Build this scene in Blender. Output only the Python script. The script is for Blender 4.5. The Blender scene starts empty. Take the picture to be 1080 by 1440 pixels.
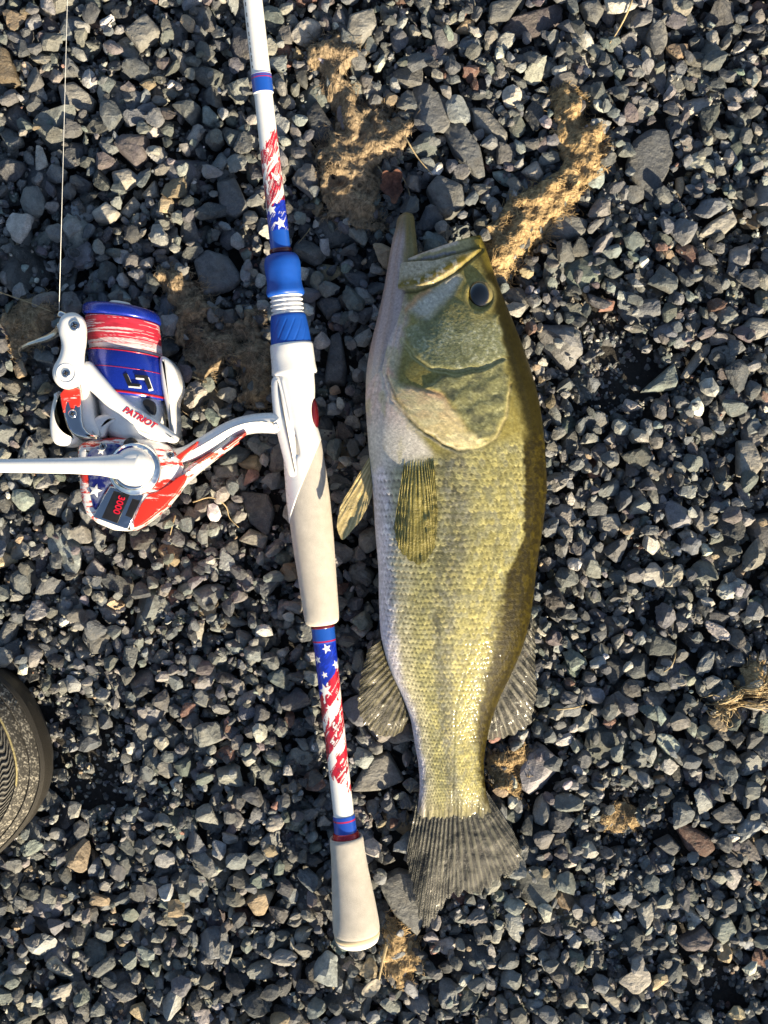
import bpy, bmesh, math, time
import numpy as np
from mathutils import Vector
T0 = time.time()
R = math.radians
rng = np.random.default_rng(7)

# ------------------------------------------------------------------ camera, sky, sun, exposure
scene = bpy.context.scene
H = 0.75            # camera height above the gravel (m)
S = 0.00045         # metres per photo pixel on the ground
cam_d = bpy.data.cameras.new('camera'); cam = bpy.data.objects.new('camera', cam_d)
scene.collection.objects.link(cam)
cam.location = (0, 0, H); cam.rotation_euler = (0, 0, 0)
cam_d.sensor_fit = 'VERTICAL'; cam_d.angle = 2*math.atan(720*S/H)
cam_d.clip_start = 0.01; cam_d.clip_end = 300
scene.camera = cam
SUN_EL, SUN_AZ = R(21.5), R(150.0)      # azimuth clockwise from +Y
world = bpy.data.worlds.new('World'); scene.world = world; world.use_nodes = True
wn = world.node_tree; wn.nodes.clear()
sky = wn.nodes.new('ShaderNodeTexSky'); sky.sky_type = 'NISHITA'; sky.sun_disc = False
sky.sun_elevation = SUN_EL; sky.sun_rotation = SUN_AZ
bg = wn.nodes.new('ShaderNodeBackground'); bg.inputs[1].default_value = 0.071
wo = wn.nodes.new('ShaderNodeOutputWorld')
wn.links.new(sky.outputs[0], bg.inputs[0]); wn.links.new(bg.outputs[0], wo.inputs[0])
sun_d = bpy.data.lights.new('sun', 'SUN'); sun_d.energy = 5.0; sun_d.angle = R(0.5); sun_d.color = (1.0, 0.83, 0.57)
sun = bpy.data.objects.new('sun', sun_d); scene.collection.objects.link(sun)
to_sun = Vector((math.sin(SUN_AZ)*math.cos(SUN_EL), math.cos(SUN_AZ)*math.cos(SUN_EL), math.sin(SUN_EL)))
sun.rotation_euler = to_sun.to_track_quat('Z', 'Y').to_euler(); sun.location = to_sun*3
vs = scene.view_settings
vs.view_transform = 'Standard'; vs.look = 'None'; vs.gamma = 1; vs.exposure = 1.3; vs.use_curve_mapping = False
COL = scene.collection

# ------------------------------------------------------------------ helpers
def P(px, py, z=0.0):
    """photo pixel + height above the gravel -> world point"""
    k = S*(1 - np.asarray(z)/H)
    return np.stack(np.broadcast_arrays((np.asarray(px, float)-540)*k, (720-np.asarray(py, float))*k, np.asarray(z, float)), -1)
def proj(v):
    k = S*(1 - v[..., 2]/H)
    return 540 + v[..., 0]/k, 720 - v[..., 1]/k
def wloc(o):
    v = np.zeros(3)
    while o is not None:
        v += np.array(o.location); o = o.parent
    return v
def tag(o, label=None, cat=None, group=None, kind=None):
    if label: o['label'] = label
    if cat: o['category'] = cat
    if group: o['group'] = group
    if kind: o['kind'] = kind
    return o
def thing(name, loc, label, cat, group=None):
    o = bpy.data.objects.new(name, None); COL.objects.link(o); o.location = tuple(loc); o.empty_display_size = .02
    return tag(o, label, cat, group)
def mk(name, verts, faces, mat, parent=None, col=None, smooth=True, origin=None, tris=None):
    """faces: (n,4)/(n,3) array, or list of lists"""
    verts = np.asarray(verts, float).reshape(-1, 3)
    off = wloc(parent) if parent is not None else (np.array(origin) if origin is not None else np.zeros(3))
    verts = verts - off
    me = bpy.data.meshes.new(name)
    if isinstance(faces, np.ndarray) and faces.ndim == 2:
        faces = [faces]
    if len(faces) and isinstance(faces[0], np.ndarray) and faces[0].ndim == 2:
        lv = np.concatenate([f.ravel() for f in faces]).astype(np.int32)
        tot = np.concatenate([np.full(len(f), f.shape[1]) for f in faces])
    else:
        lv = np.array([i for f in faces for i in f], np.int32); tot = np.array([len(f) for f in faces])
    st = np.concatenate([[0], np.cumsum(tot)[:-1]]).astype(np.int32)
    me.vertices.add(len(verts)); me.vertices.foreach_set('co', verts.astype(np.float32).ravel())
    me.loops.add(len(lv)); me.loops.foreach_set('vertex_index', lv)
    me.polygons.add(len(tot)); me.polygons.foreach_set('loop_start', st)
    me.polygons.foreach_set('use_smooth', np.full(len(tot), bool(smooth)))
    me.update(calc_edges=True); me.validate()
    if col is not None:
        c = np.ones((len(verts), 4), np.float32); c[:, :col.shape[1]] = col
        a = me.attributes.new('Col', 'FLOAT_COLOR', 'POINT'); a.data.foreach_set('color', c.ravel())
    me.materials.append(mat)
    o = bpy.data.objects.new(name, me); COL.objects.link(o)
    if parent is not None: o.parent = parent
    elif origin is not None: o.location = tuple(origin)
    return o
def grid_faces(nu, nv, wrap=False, base=0, flip=False):
    i = np.arange(nu-1)[:, None]; j = np.arange(nv if wrap else nv-1)[None, :]
    j2 = (j+1) % nv
    f = np.stack(np.broadcast_arrays(i*nv+j, (i+1)*nv+j, (i+1)*nv+j2, i*nv+j2), -1).reshape(-1, 4) + base
    return f[:, ::-1].copy() if flip else f
def hash3(i, j, k, seed):
    n = (i*374761393 + j*668265263 + k*2147483647 + seed*1274126177) & 0xffffffff
    n = ((n ^ (n >> 13))*1274126177) & 0xffffffff
    n = ((n ^ (n >> 16))*2246822519) & 0xffffffff
    return ((n ^ (n >> 15)) & 0xffffff)/float(0xffffff)
def noise2(x, y, seed=0):
    x = np.asarray(x, float); y = np.asarray(y, float)
    xi = np.floor(x).astype(np.int64); yi = np.floor(y).astype(np.int64)
    fx = x-xi; fy = y-yi; fx = fx*fx*(3-2*fx); fy = fy*fy*(3-2*fy)
    h = lambda a, b: hash3(a, b, np.zeros_like(a), seed)
    return (h(xi, yi)*(1-fx)+h(xi+1, yi)*fx)*(1-fy) + (h(xi, yi+1)*(1-fx)+h(xi+1, yi+1)*fx)*fy
def fbm(x, y, oct=4, seed=0):
    s = 0; a = .5; t = 0
    for o in range(oct):
        s = s + a*noise2(x*2**o, y*2**o, seed+o*17); t += a; a *= .5
    return s/t
def sstep(a, b, x):
    t = np.clip((x-a)/(b-a), 0, 1); return t*t*(3-2*t)
def seg_dist(px, py, pts, closed=False):
    pts = np.asarray(pts, float); d = np.full(np.shape(px), 1e9)
    n = len(pts)
    for i in range(n if closed else n-1):
        a = pts[i]; b = pts[(i+1) % n]; ab = b-a
        t = np.clip(((px-a[0])*ab[0]+(py-a[1])*ab[1])/max(ab@ab, 1e-9), 0, 1)
        d = np.minimum(d, np.hypot(px-a[0]-t*ab[0], py-a[1]-t*ab[1]))
    return d
def inside(px, py, pts):
    pts = np.asarray(pts, float); r = np.zeros(np.shape(px), bool); n = len(pts)
    for i in range(n):
        a = pts[i]; b = pts[(i+1) % n]
        if a[1] == b[1]: continue
        c = (a[1] > py) != (b[1] > py)
        r ^= c & (px < (b[0]-a[0])*(py-a[1])/(b[1]-a[1])+a[0])
    return r
def sdf(px, py, pts):
    """positive inside"""
    d = seg_dist(px, py, pts, True); return np.where(inside(px, py, pts), d, -d)
def resample(pts, n, smooth=True):
    pts = np.asarray(pts, float)
    d = np.concatenate([[0], np.cumsum(np.linalg.norm(np.diff(pts, axis=0), axis=1))])
    u = np.linspace(0, d[-1], n)
    if not smooth or len(pts) < 3:
        return np.stack([np.interp(u, d, pts[:, k]) for k in range(pts.shape[1])], 1)
    m = np.gradient(pts, d, axis=0)
    i = np.clip(np.searchsorted(d, u)-1, 0, len(pts)-2); h = (d[i+1]-d[i]); t = (u-d[i])/h
    t = t[:, None]; h = h[:, None]
    return (2*t**3-3*t**2+1)*pts[i]+(t**3-2*t**2+t)*h*m[i]+(-2*t**3+3*t**2)*pts[i+1]+(t**3-t**2)*h*m[i+1]
def tube_geo(pts, rad, n=8):
    pts = np.asarray(pts, float); m = len(pts)
    rad = np.broadcast_to(np.asarray(rad, float), (m,))
    t = np.gradient(pts, axis=0); t /= np.linalg.norm(t, axis=1)[:, None]+1e-12
    up = np.array([0, 0, 1.]) if abs(t[:, 2]).mean() < .9 else np.array([1., 0, 0])
    s = np.cross(t, up); s /= np.linalg.norm(s, axis=1)[:, None]+1e-12
    w = np.cross(s, t)
    a = np.linspace(0, 2*np.pi, n, endpoint=False)
    v = pts[:, None, :] + rad[:, None, None]*(np.cos(a)[None, :, None]*s[:, None, :] + np.sin(a)[None, :, None]*w[:, None, :])
    v = v.reshape(-1, 3); f = grid_faces(m, n, True)
    v = np.concatenate([v, pts[:1], pts[-1:]])
    j = np.arange(n); c0 = m*n
    cap = np.concatenate([np.stack([np.full(n, c0), j, (j+1) % n], 1), np.stack([np.full(n, c0+1), (m-1)*n+(j+1) % n, (m-1)*n+j], 1)])
    return v, [f, cap]
def tube(name, pts, rad, mat, parent=None, n=8, origin=None):
    v, f = tube_geo(pts, rad, n); return mk(name, v, f, mat, parent, origin=origin)
def merge(geos):
    V = []; F4 = []; F3 = []; b = 0
    for v, fs in geos:
        V.append(v)
        for f in fs: (F4 if f.shape[1] == 4 else F3).append(f+b)
        b += len(v)
    out = []
    if F4: out.append(np.concatenate(F4))
    if F3: out.append(np.concatenate(F3))
    return np.concatenate(V), out
def chaikin(pts, it=2):
    p = np.asarray(pts, float)
    for _ in range(it):
        q = np.roll(p, -1, 0); p = np.stack([.75*p+.25*q, .25*p+.75*q], 1).reshape(-1, 2)
    return p
def pillow(name, poly, z0, z1, r, mat, parent, smooth_it=2, n=5, tilt=None):
    """prism of a photo-space outline with rounded upper and lower rim; z in mm"""
    p = chaikin(poly, smooth_it) if smooth_it else np.asarray(poly, float)
    area = .5*np.sum(p[:, 0]*np.roll(p[:, 1], -1)-np.roll(p[:, 0], -1)*p[:, 1])
    if area > 0: p = p[::-1]
    zm = (z0+z1)*.0005
    w = P(p[:, 0], p[:, 1], zm)[:, :2]          # world outline (counter-clockwise)
    e = np.roll(w, -1, 0)-np.roll(w, 1, 0); nrm = np.stack([e[:, 1], -e[:, 0]], 1); nrm /= np.linalg.norm(nrm, axis=1)[:, None]+1e-12
    rings = []
    rr = r*.001; a0 = z0*.001; a1 = z1*.001
    for k in range(n+1):
        t = k/n*math.pi/2
        rings.append((rr*(1-math.sin(t)), a0+rr*(1-math.cos(t))))
    for k in range(n+1):
        t = k/n*math.pi/2
        rings.append((rr*(1-math.cos(t)), a1-rr*(1-math.sin(t))))
    m = len(w); V = []
    for d, z in rings:
        V.append(np.column_stack([w - nrm*d, np.full(m, z)]))
    V = np.concatenate(V)
    if tilt is not None:
        c = w.mean(0); V[:, 2] += (V[:, 0]-c[0])*tilt[0] + (V[:, 1]-c[1])*tilt[1]
    f = [list(x) for x in grid_faces(len(rings), m, True, flip=True)]
    f.append(list(range(m))[::-1]); f.append(list(range((len(rings)-1)*m, len(rings)*m)))
    o = mk(name, V, f, mat, parent)
    bm = bmesh.new(); bm.from_mesh(o.data)
    bmesh.ops.triangulate(bm, faces=[q for q in bm.faces if len(q.verts) > 4])
    bmesh.ops.recalc_face_normals(bm, faces=bm.faces[:]); bm.to_mesh(o.data); bm.free()
    return o
def lathe_geo(ctr, axis, prof, n=64, up=(0, 0, 1)):
    """prof: list of (distance along axis, radius) in metres"""
    ax = np.asarray(axis, float); ax /= np.linalg.norm(ax)
    u = np.asarray(up, float); u = u-ax*(u@ax)
    if np.linalg.norm(u) < 1e-6: u = np.array([0, 1., 0])
    u /= np.linalg.norm(u); s = np.cross(u, ax); s *= 1 if s[0] >= 0 else -1
    a = np.linspace(-np.pi, np.pi, n, endpoint=False); prof = np.asarray(prof, float)
    v = np.asarray(ctr)[None, None, :] + prof[:, 0][:, None, None]*ax + prof[:, 1][:, None, None]*(np.cos(a)[None, :, None]*u+np.sin(a)[None, :, None]*s)
    return v.reshape(-1, 3), [grid_faces(len(prof), n, True)], a
def fix_normals(o):
    bm = bmesh.new(); bm.from_mesh(o.data); bmesh.ops.recalc_face_normals(bm, faces=bm.faces[:]); bm.to_mesh(o.data); bm.free()
    return o
def lathe(name, ctr, axis, prof, mat, parent, n=48):
    v, f, a = lathe_geo(ctr, axis, prof, n); return fix_normals(mk(name, v, f, mat, parent))

# ------------------------------------------------------------------ materials
def new_mat(name):
    m = bpy.data.materials.new(name); m.use_nodes = True; nt = m.node_tree
    return m, nt, nt.nodes['Principled BSDF']
def nd(nt, t, **kw):
    n = nt.nodes.new(t)
    for k, v in kw.items(): setattr(n, k, v)
    return n
def noise_node(nt, scale, detail=4, rough=.6, vec=None):
    n = nd(nt, 'ShaderNodeTexNoise'); n.inputs['Scale'].default_value = scale; n.inputs['Detail'].default_value = detail; n.inputs['Roughness'].default_value = rough
    if vec is not None: nt.links.new(vec, n.inputs['Vector'])
    return n
def mth(nt, op, a, b=None, clamp=False):
    n = nd(nt, 'ShaderNodeMath', operation=op, use_clamp=clamp)
    for i, x in enumerate((a, b)):
        if x is None: continue
        if isinstance(x, (int, float)): n.inputs[i].default_value = x
        else: nt.links.new(x, n.inputs[i])
    return n.outputs[0]
def maprange(nt, x, a, b, c, d):
    n = nd(nt, 'ShaderNodeMapRange'); nt.links.new(x, n.inputs[0])
    for i, v in enumerate((a, b, c, d)): n.inputs[i+1].default_value = v
    return n.outputs[0]
def mix(nt, fac, a, b, mode='MIX'):
    n = nd(nt, 'ShaderNodeMix', data_type='RGBA', blend_type=mode)
    for i, x in ((0, fac), (6, a), (7, b)):
        if isinstance(x, (int, float)): n.inputs[i].default_value = x
        elif isinstance(x, tuple): n.inputs[i].default_value = x if len(x) == 4 else (*x, 1)
        else: nt.links.new(x, n.inputs[i])
    return n.outputs[2]
def bump(nt, bsdf, hs, dist, strength=1.0):
    b = nd(nt, 'ShaderNodeBump'); b.inputs['Strength'].default_value = strength; b.inputs['Distance'].default_value = dist
    nt.links.new(hs, b.inputs['Height']); nt.links.new(b.outputs[0], bsdf.inputs['Normal']); return b
def simple(name, color, rough=.4, metal=0., spec=.5, bscale=None, bdist=.0002, coat=0., var=0.12, vscale=120):
    m, nt, b = new_mat(name)
    tc = nd(nt, 'ShaderNodeTexCoord').outputs['Object']
    n = noise_node(nt, vscale, 5, .65, tc)
    f = maprange(nt, n.outputs['Fac'], .3, .7, 1-var, 1+var*.6)
    c = mix(nt, 1.0, (*color, 1), f, 'MULTIPLY')
    nt.links.new(c, b.inputs['Base Color'])
    n2 = noise_node(nt, vscale*3, 3, .6, tc)
    nt.links.new(maprange(nt, n2.outputs['Fac'], .3, .7, max(rough-.06, .02), rough+.08), b.inputs['Roughness'])
    b.inputs['Metallic'].default_value = metal; b.inputs['Specular IOR Level'].default_value = spec; b.inputs['Coat Weight'].default_value = coat
    b.inputs['Coat Roughness'].default_value = .08
    if bscale:
        nb = noise_node(nt, bscale, 3, .6, tc); bump(nt, b, nb.outputs['Fac'], bdist)
    return m
def attr_mat(name, rough=.4, spec=.5, coat=0., bscale=None, bdist=.0002, var=.1, vscale=300, alpha=False, metal=0.):
    m, nt, b = new_mat(name)
    tc = nd(nt, 'ShaderNodeTexCoord').outputs['Object']
    at = nd(nt, 'ShaderNodeAttribute', attribute_name='Col')
    n = noise_node(nt, vscale, 5, .65, tc)
    f = maprange(nt, n.outputs['Fac'], .3, .7, 1-var, 1+var)
    nt.links.new(mix(nt, 1.0, at.outputs['Color'], f, 'MULTIPLY'), b.inputs['Base Color'])
    b.inputs['Roughness'].default_value = rough; b.inputs['Specular IOR Level'].default_value = spec
    b.inputs['Coat Weight'].default_value = coat; b.inputs['Coat Roughness'].default_value = .1; b.inputs['Metallic'].default_value = metal
    if alpha: nt.links.new(at.outputs['Alpha'], b.inputs['Alpha'])
    if bscale:
        nb = noise_node(nt, bscale, 4, .65, tc); bump(nt, b, nb.outputs['Fac'], bdist)
    return m
def stone_material():
    m, nt, b = new_mat('crushed_stone')
    geo = nd(nt, 'ShaderNodeNewGeometry').outputs['Position']
    at = nd(nt, 'ShaderNodeAttribute', attribute_name='Col')
    n1 = noise_node(nt, 170, 6, .7, geo); n2 = noise_node(nt, 1400, 4, .75, geo)
    f = maprange(nt, n1.outputs['Fac'], .25, .75, .55, 1.5)
    c = mix(nt, 1.0, at.outputs['Color'], f, 'MULTIPLY')
    f2 = maprange(nt, n2.outputs['Fac'], .25, .75, .6, 1.4)
    c = mix(nt, 1.0, c, f2, 'MULTIPLY')
    # mineral veins
    mp = nd(nt, 'ShaderNodeMapping'); mp.inputs['Rotation'].default_value = (.7, .4, .9); mp.inputs['Scale'].default_value = (1, 1, .35)
    nt.links.new(geo, mp.inputs[0])
    v = noise_node(nt, 120, 5, .7, mp.outputs[0])
    vein = maprange(nt, mth(nt, 'ABSOLUTE', mth(nt, 'SUBTRACT', v.outputs['Fac'], .5)), 0.0, .012, .45, 0.0)
    c = mix(nt, vein, c, (.30, .29, .26))
    # thin pale dust in patches
    d = noise_node(nt, 60, 4, .6, geo)
    c = mix(nt, maprange(nt, d.outputs['Fac'], .5, .72, 0, .35), c, (.21, .19, .15))
    nt.links.new(c, b.inputs['Base Color'])
    nt.links.new(maprange(nt, n2.outputs['Fac'], .3, .7, .5, .85), b.inputs['Roughness'])
    b.inputs['Specular IOR Level'].default_value = .45
    n3 = noise_node(nt, 420, 5, .7, geo)
    hh = mth(nt, 'ADD', n3.outputs['Fac'], mth(nt, 'MULTIPLY', n2.outputs['Fac'], .35))
    bump(nt, b, hh, .0015, 1.0)
    return m
M = {}
M['stone'] = stone_material()
def soil_material():
    m, nt, b = new_mat('dark_soil')
    geo = nd(nt, 'ShaderNodeNewGeometry').outputs['Position']
    n = noise_node(nt, 500, 5, .7, geo); v = nd(nt, 'ShaderNodeTexVoronoi'); v.inputs['Scale'].default_value = 160; nt.links.new(geo, v.inputs['Vector'])
    c = mix(nt, n.outputs['Fac'], (.012, .012, .012), (.06, .055, .05))
    nt.links.new(c, b.inputs['Base Color']); b.inputs['Roughness'].default_value = .95
    bump(nt, b, mth(nt, 'SUBTRACT', n.outputs['Fac'], mth(nt, 'MULTIPLY', v.outputs['Distance'], 1.2)), .004)
    return m
M['soil'] = soil_material()
M['white'] = simple('white_paint', (.80, .80, .79), .28, coat=.4, var=.04)
M['white_matte'] = simple('white_plastic', (.78, .78, .78), .42, var=.05)
M['blue'] = simple('blue_anodised', (.008, .03, .36), .25, .35, .6, coat=.5, var=.15)
M['blue_rubber'] = simple('blue_seat_ring', (.008, .075, .40), .42, 0, .4, var=.12)
M['red'] = simple('red_ring', (.42, .008, .02), .25, .3, .6, coat=.4)
M['dark_red'] = simple('dark_red_blank', (.10, .006, .01), .2, coat=.5)
M['red_paint'] = simple('red_print', (.62, .045, .02), .35, coat=.3)
M['chrome'] = simple('chrome', (.62, .62, .63), .10, 1.0, bscale=55, bdist=.0016, var=.05)
M['steel'] = simple('steel_wire', (.5, .5, .5), .2, 1.0)
M['black'] = simple('black_print', (.01, .01, .012), .4)
M['foam'] = simple('foam_grip', (.54, .505, .45), .92, 0, .2, 2600, .0005, var=.13, vscale=160)
M['rod'] = attr_mat('rod_blank_print', .28, .5, .5, var=.05)
M['line'] = attr_mat('spooled_line', .45, .4, 0, var=.1)
M['mono'] = simple('pale_line', (.75, .75, .72), .3)
M['eye'] = attr_mat('fish_eye', .06, .6, .6, var=.05)
M['fish'] = attr_mat('fish_skin', .42, .12, .13, 1100, .00034, var=.22, vscale=700)
M['fin'] = attr_mat('fish_fin', .32, .4, .12, 900, .0006, var=.22, vscale=350, alpha=True)
M['mouth'] = simple('mouth_lining', (.10, .06, .05), .4)
M['shoe'] = attr_mat('shoe_knit', .6, .45, 0, 2600, .0005, var=.25, vscale=900)
M['fibre'] = attr_mat('dry_algae_fibre', .85, .2, 0, 1500, .0004, var=.25, vscale=260)
M['straw'] = simple('dry_straw', (.42, .33, .19), .7, 0, .3, 900, .0003, var=.3, vscale=200)
M['leaf'] = simple('dry_leaf', (.36, .33, .27), .7, 0, .3, 700, .0005, var=.25)
def brush_material(name='white_red_brushed', a=.515, b_=.555):
    """white paint with brushed red streaks, fixed to the reel's surface"""
    m, nt, b = new_mat(name)
    tc = nd(nt, 'ShaderNodeTexCoord').outputs['Object']
    mp = nd(nt, 'ShaderNodeMapping'); mp.inputs['Rotation'].default_value = (0, 0, R(-42)); mp.inputs['Scale'].default_value = (.35, 1.6, 1)
    nt.links.new(tc, mp.inputs[0])
    n = noise_node(nt, 75, 7, .72, mp.outputs[0])
    mask = maprange(nt, n.outputs['Fac'], a, b_, 0, 1)
    nt.links.new(mix(nt, mask, (.80, .79, .78), (.60, .035, .02)), b.inputs['Base Color'])
    b.inputs['Roughness'].default_value = .25; b.inputs['Coat Weight'].default_value = .4
    return m
M['brush'] = brush_material()
M['red_paint'] = brush_material('red_brushed_print', .36, .42)
def chrome_blue():
    m, nt, b = new_mat('blue_chrome_print')
    tc = nd(nt, 'ShaderNodeTexCoord').outputs['Object']
    n = noise_node(nt, 90, 6, .7, tc)
    mask = maprange(nt, n.outputs['Fac'], .44, .56, 0, 1)
    nt.links.new(mix(nt, mask, (.02, .03, .22), (.30, .33, .45)), b.inputs['Base Color'])
    b.inputs['Roughness'].default_value = .15; b.inputs['Metallic'].default_value = .6
    return m
M['blue_chrome'] = chrome_blue()

# ------------------------------------------------------------------ ground sheet
GZ = -0.016
def ground():
    xs = np.concatenate([[-60, -8, -2], np.linspace(-1, 1, 41), [2, 8, 60]]); n = len(xs)
    X, Y = np.meshgrid(xs, xs, indexing='ij')
    Z = np.full(X.shape, GZ) + .003*(fbm(X*9, Y*9, 3, 3)-.5)*(np.abs(X) < 1.5)*(np.abs(Y) < 1.5)
    o = mk('ground', np.stack([X, Y, Z], -1), grid_faces(n, n, flip=False), M['soil']); fix_up(o)
    tag(o, kind='structure', label='dark gritty soil under the gravel')
def fix_up(o):
    if o.data.polygons[0].normal.z < 0: o.data.flip_normals()
ground()

# ------------------------------------------------------------------ gravel
def ico(level):
    bm = bmesh.new(); bmesh.ops.create_icosphere(bm, subdivisions=level, radius=1)
    v = np.array([q.co[:] for q in bm.verts]); f = np.array([[w.index for w in q.verts] for q in bm.faces]); bm.free()
    return v/np.linalg.norm(v, axis=1)[:, None], f
ICO = {l: ico(l) for l in (1, 2, 3, 4)}
PAL = np.array([(.058, .063, .070), (.090, .097, .104), (.125, .130, .130), (.175, .174, .165), (.240, .232, .210),
                (.100, .118, .112), (.230, .180, .120), (.150, .085, .070), (.105, .092, .100), (.34, .325, .29)])
PALW = np.array([.15, .24, .23, .15, .08, .07, .025, .012, .03, .008])
PALNAME = ['dark slate', 'dark blue-grey', 'mid-grey', 'grey', 'pale grey', 'greenish grey', 'tan', 'reddish brown', 'purplish grey', 'whitish']
def rot_mats(yaw, tx, ty):
    cz, sz = np.cos(yaw), np.sin(yaw); z0 = np.zeros_like(yaw); o1 = np.ones_like(yaw)
    Rz = np.stack([np.stack([cz, -sz, z0], -1), np.stack([sz, cz, z0], -1), np.stack([z0, z0, o1], -1)], -2)
    cx, sx = np.cos(tx), np.sin(tx); Rx = np.stack([np.stack([o1, z0, z0], -1), np.stack([z0, cx, -sx], -1), np.stack([z0, sx, cx], -1)], -2)
    cy, sy = np.cos(ty), np.sin(ty); Ry = np.stack([np.stack([cy, z0, sy], -1), np.stack([z0, o1, z0], -1), np.stack([-sy, z0, cy], -1)], -2)
    return Rz @ Ry @ Rx
def unit_stones(n, level, K=11, p=22, rough=.03):
    d, f = ICO[level]
    N = rng.normal(size=(n, K, 3)); N /= np.linalg.norm(N, axis=2)[..., None]
    D = rng.uniform(.55, 1.0, (n, K))
    q = np.maximum(np.einsum('mi,nki->nmk', d, N)/D[:, None, :], 1e-3)
    r = np.power(np.power(q, p).sum(-1)+(.62)**p, -1/p)
    r *= 1 + rough*rng.normal(size=r.shape)
    v = r[..., None]*d[None]
    lo = v.min(1); hi = v.max(1); v = (v-(lo+hi)[:, None]/2)/((hi-lo)[:, None]/2)
    return v, f
DX, DY = .315, .415
GR = 0.0009
gx = np.arange(-DX, DX, GR); gy = np.arange(-DY, DY, GR)
hm = np.full((len(gx), len(gy)), GZ+.001)
hm += .0015*noise2(gx[:, None]*120, gy[None, :]*120, 5)

stones = []     # dict per stone: centre, semi-axes, yaw, tilt, palette index, value, poly(optional), label
def patch(x, y, rad):
    i0 = max(int((x-rad+DX)/GR), 0); i1 = min(int((x+rad+DX)/GR)+2, len(gx)); j0 = max(int((y-rad+DY)/GR), 0); j1 = min(int((y+rad+DY)/GR)+2, len(gy))
    return i0, i1, j0, j1
def settle(x, y, a, b, c, yaw):
    i0, i1, j0, j1 = patch(x, y, a)
    if i1-i0 < 1 or j1-j0 < 1: return None
    u = gx[i0:i1, None]-x; v = gy[None, j0:j1]-y
    cs, sn = math.cos(yaw), math.sin(yaw)
    rr = ((u*cs+v*sn)/a)**2 + ((-u*sn+v*cs)/b)**2
    m = rr < 1
    if not m.any(): return None
    prof = np.sqrt(np.clip(1-rr*rr, 0, 1))*c
    h = hm[i0:i1, j0:j1]
    s = (h+prof*.85)[m]
    k = max(int(len(s)*.86)-1, 0)
    return np.partition(s, k)[k], (i0, i1, j0, j1, m, prof)
def commit(zc, info):
    i0, i1, j0, j1, m, prof = info
    h = hm[i0:i1, j0:j1]; h[m] = np.maximum(h[m], zc+prof[m]*.92)
# places kept low for the fish, the rod, the reel and the shoe
FISH_FOOT = [(560, 380), (680, 340), (760, 560), (765, 700), (740, 860), (690, 1020), (690, 1130), (720, 1200), (600, 1300), (575, 1160), (575, 1000), (530, 880), (515, 560), (545, 400), (575, 300)]
SHOE_FOOT = [(-700, 1000), (0, 930), (60, 970), (75, 1030), (40, 1150), (0, 1215), (-700, 1400)]
ROD_FOOT = [(440, 880), (480, 880), (540, 1330), (455, 1330)]
REEL_FOOT = [(75, 540), (90, 440), (225, 440), (260, 620), (230, 720), (180, 745), (125, 710)]
cx_, cy_ = np.meshgrid(gx, gy, indexing='ij'); cpx = 540+cx_/S; cpy = 720-cy_/S
cap = np.full(hm.shape, 1.0)
for poly, lim in ((FISH_FOOT, .0015), (SHOE_FOOT, 0.0), (ROD_FOOT, .001), (REEL_FOOT, .003)):
    cap[inside(cpx, cpy, poly)] = lim
forbid = np.zeros(hm.shape, bool)
BASE = .0035     # heights below are shifted so that the mean gravel top is z = 0
def size_field(px, py):
    f = 1.12-.25*np.clip(py/1440, 0, 1) + .18*np.exp(-((px-150)**2+(py-200)**2)/260**2)
    for (qx, qy, r, k) in ((890, 505, 70, .55), (850, 560, 60, .35), (925, 160, 45, .5), (130, 1100, 80, .5), (240, 870, 60, .3), (890, 1160, 70, .45), (1010, 1400, 60, .45), (60, 990, 60, .4), (690, 90, 50, .3), (830, 430, 40, .4), (330, 1000, 50, .2)):
        f -= 1.35*k*np.exp(-((px-qx)**2+(py-qy)**2)/r**2)
    return f
def drop(n, lo, hi, tries, flat=(.45, .8), power=1.6, tiltmax=.5, best=True):
    cnt = 0
    sz = lo+(hi-lo)*rng.random(n)**power
    X = rng.uniform(-DX, DX, (n, tries)); Y = rng.uniform(-DY, DY, (n, tries))
    yaw = rng.uniform(0, 2*np.pi, n); asp = rng.uniform(.55, .98, n); fl = rng.uniform(*flat, n)
    keep = rng.random((n, tries))
    for i in range(n):
        bz = None
        for t in range(tries):
            x, y = X[i, t], Y[i, t]; f = size_field(540+x/S, 720-y/S)
            if f < .75 and keep[i, t] > (f/.75)**3 and sz[i] > .0032: continue
            a = sz[i]*(.75+.25*f); b = a*asp[i]; c = a*fl[i]*(.6+.4*asp[i])
            r = settle(x, y, a, b, c, yaw[i])
            if r is None: continue
            gi = min(int((x+DX)/GR), len(gx)-1); gj = min(int((y+DY)/GR), len(gy)-1)
            if r[0]+c > cap[gi, gj] or (forbid[gi, gj] and a > .0012): continue
            if bz is None or r[0]+c*.6 < bz[0]:
                bz = (r[0]+c*.6, r[0], r[1], x, y, a, b, c)
        if bz is None: continue
        _, zc, info, x, y, a, b, c = bz
        commit(zc, info)
        stones.append(dict(p=(x, y, zc), ax=(a, b, c), yaw=yaw[i], tilt=rng.uniform(-tiltmax, tiltmax, 2), label=None, poly=None))
        cnt += 1
    return cnt

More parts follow.
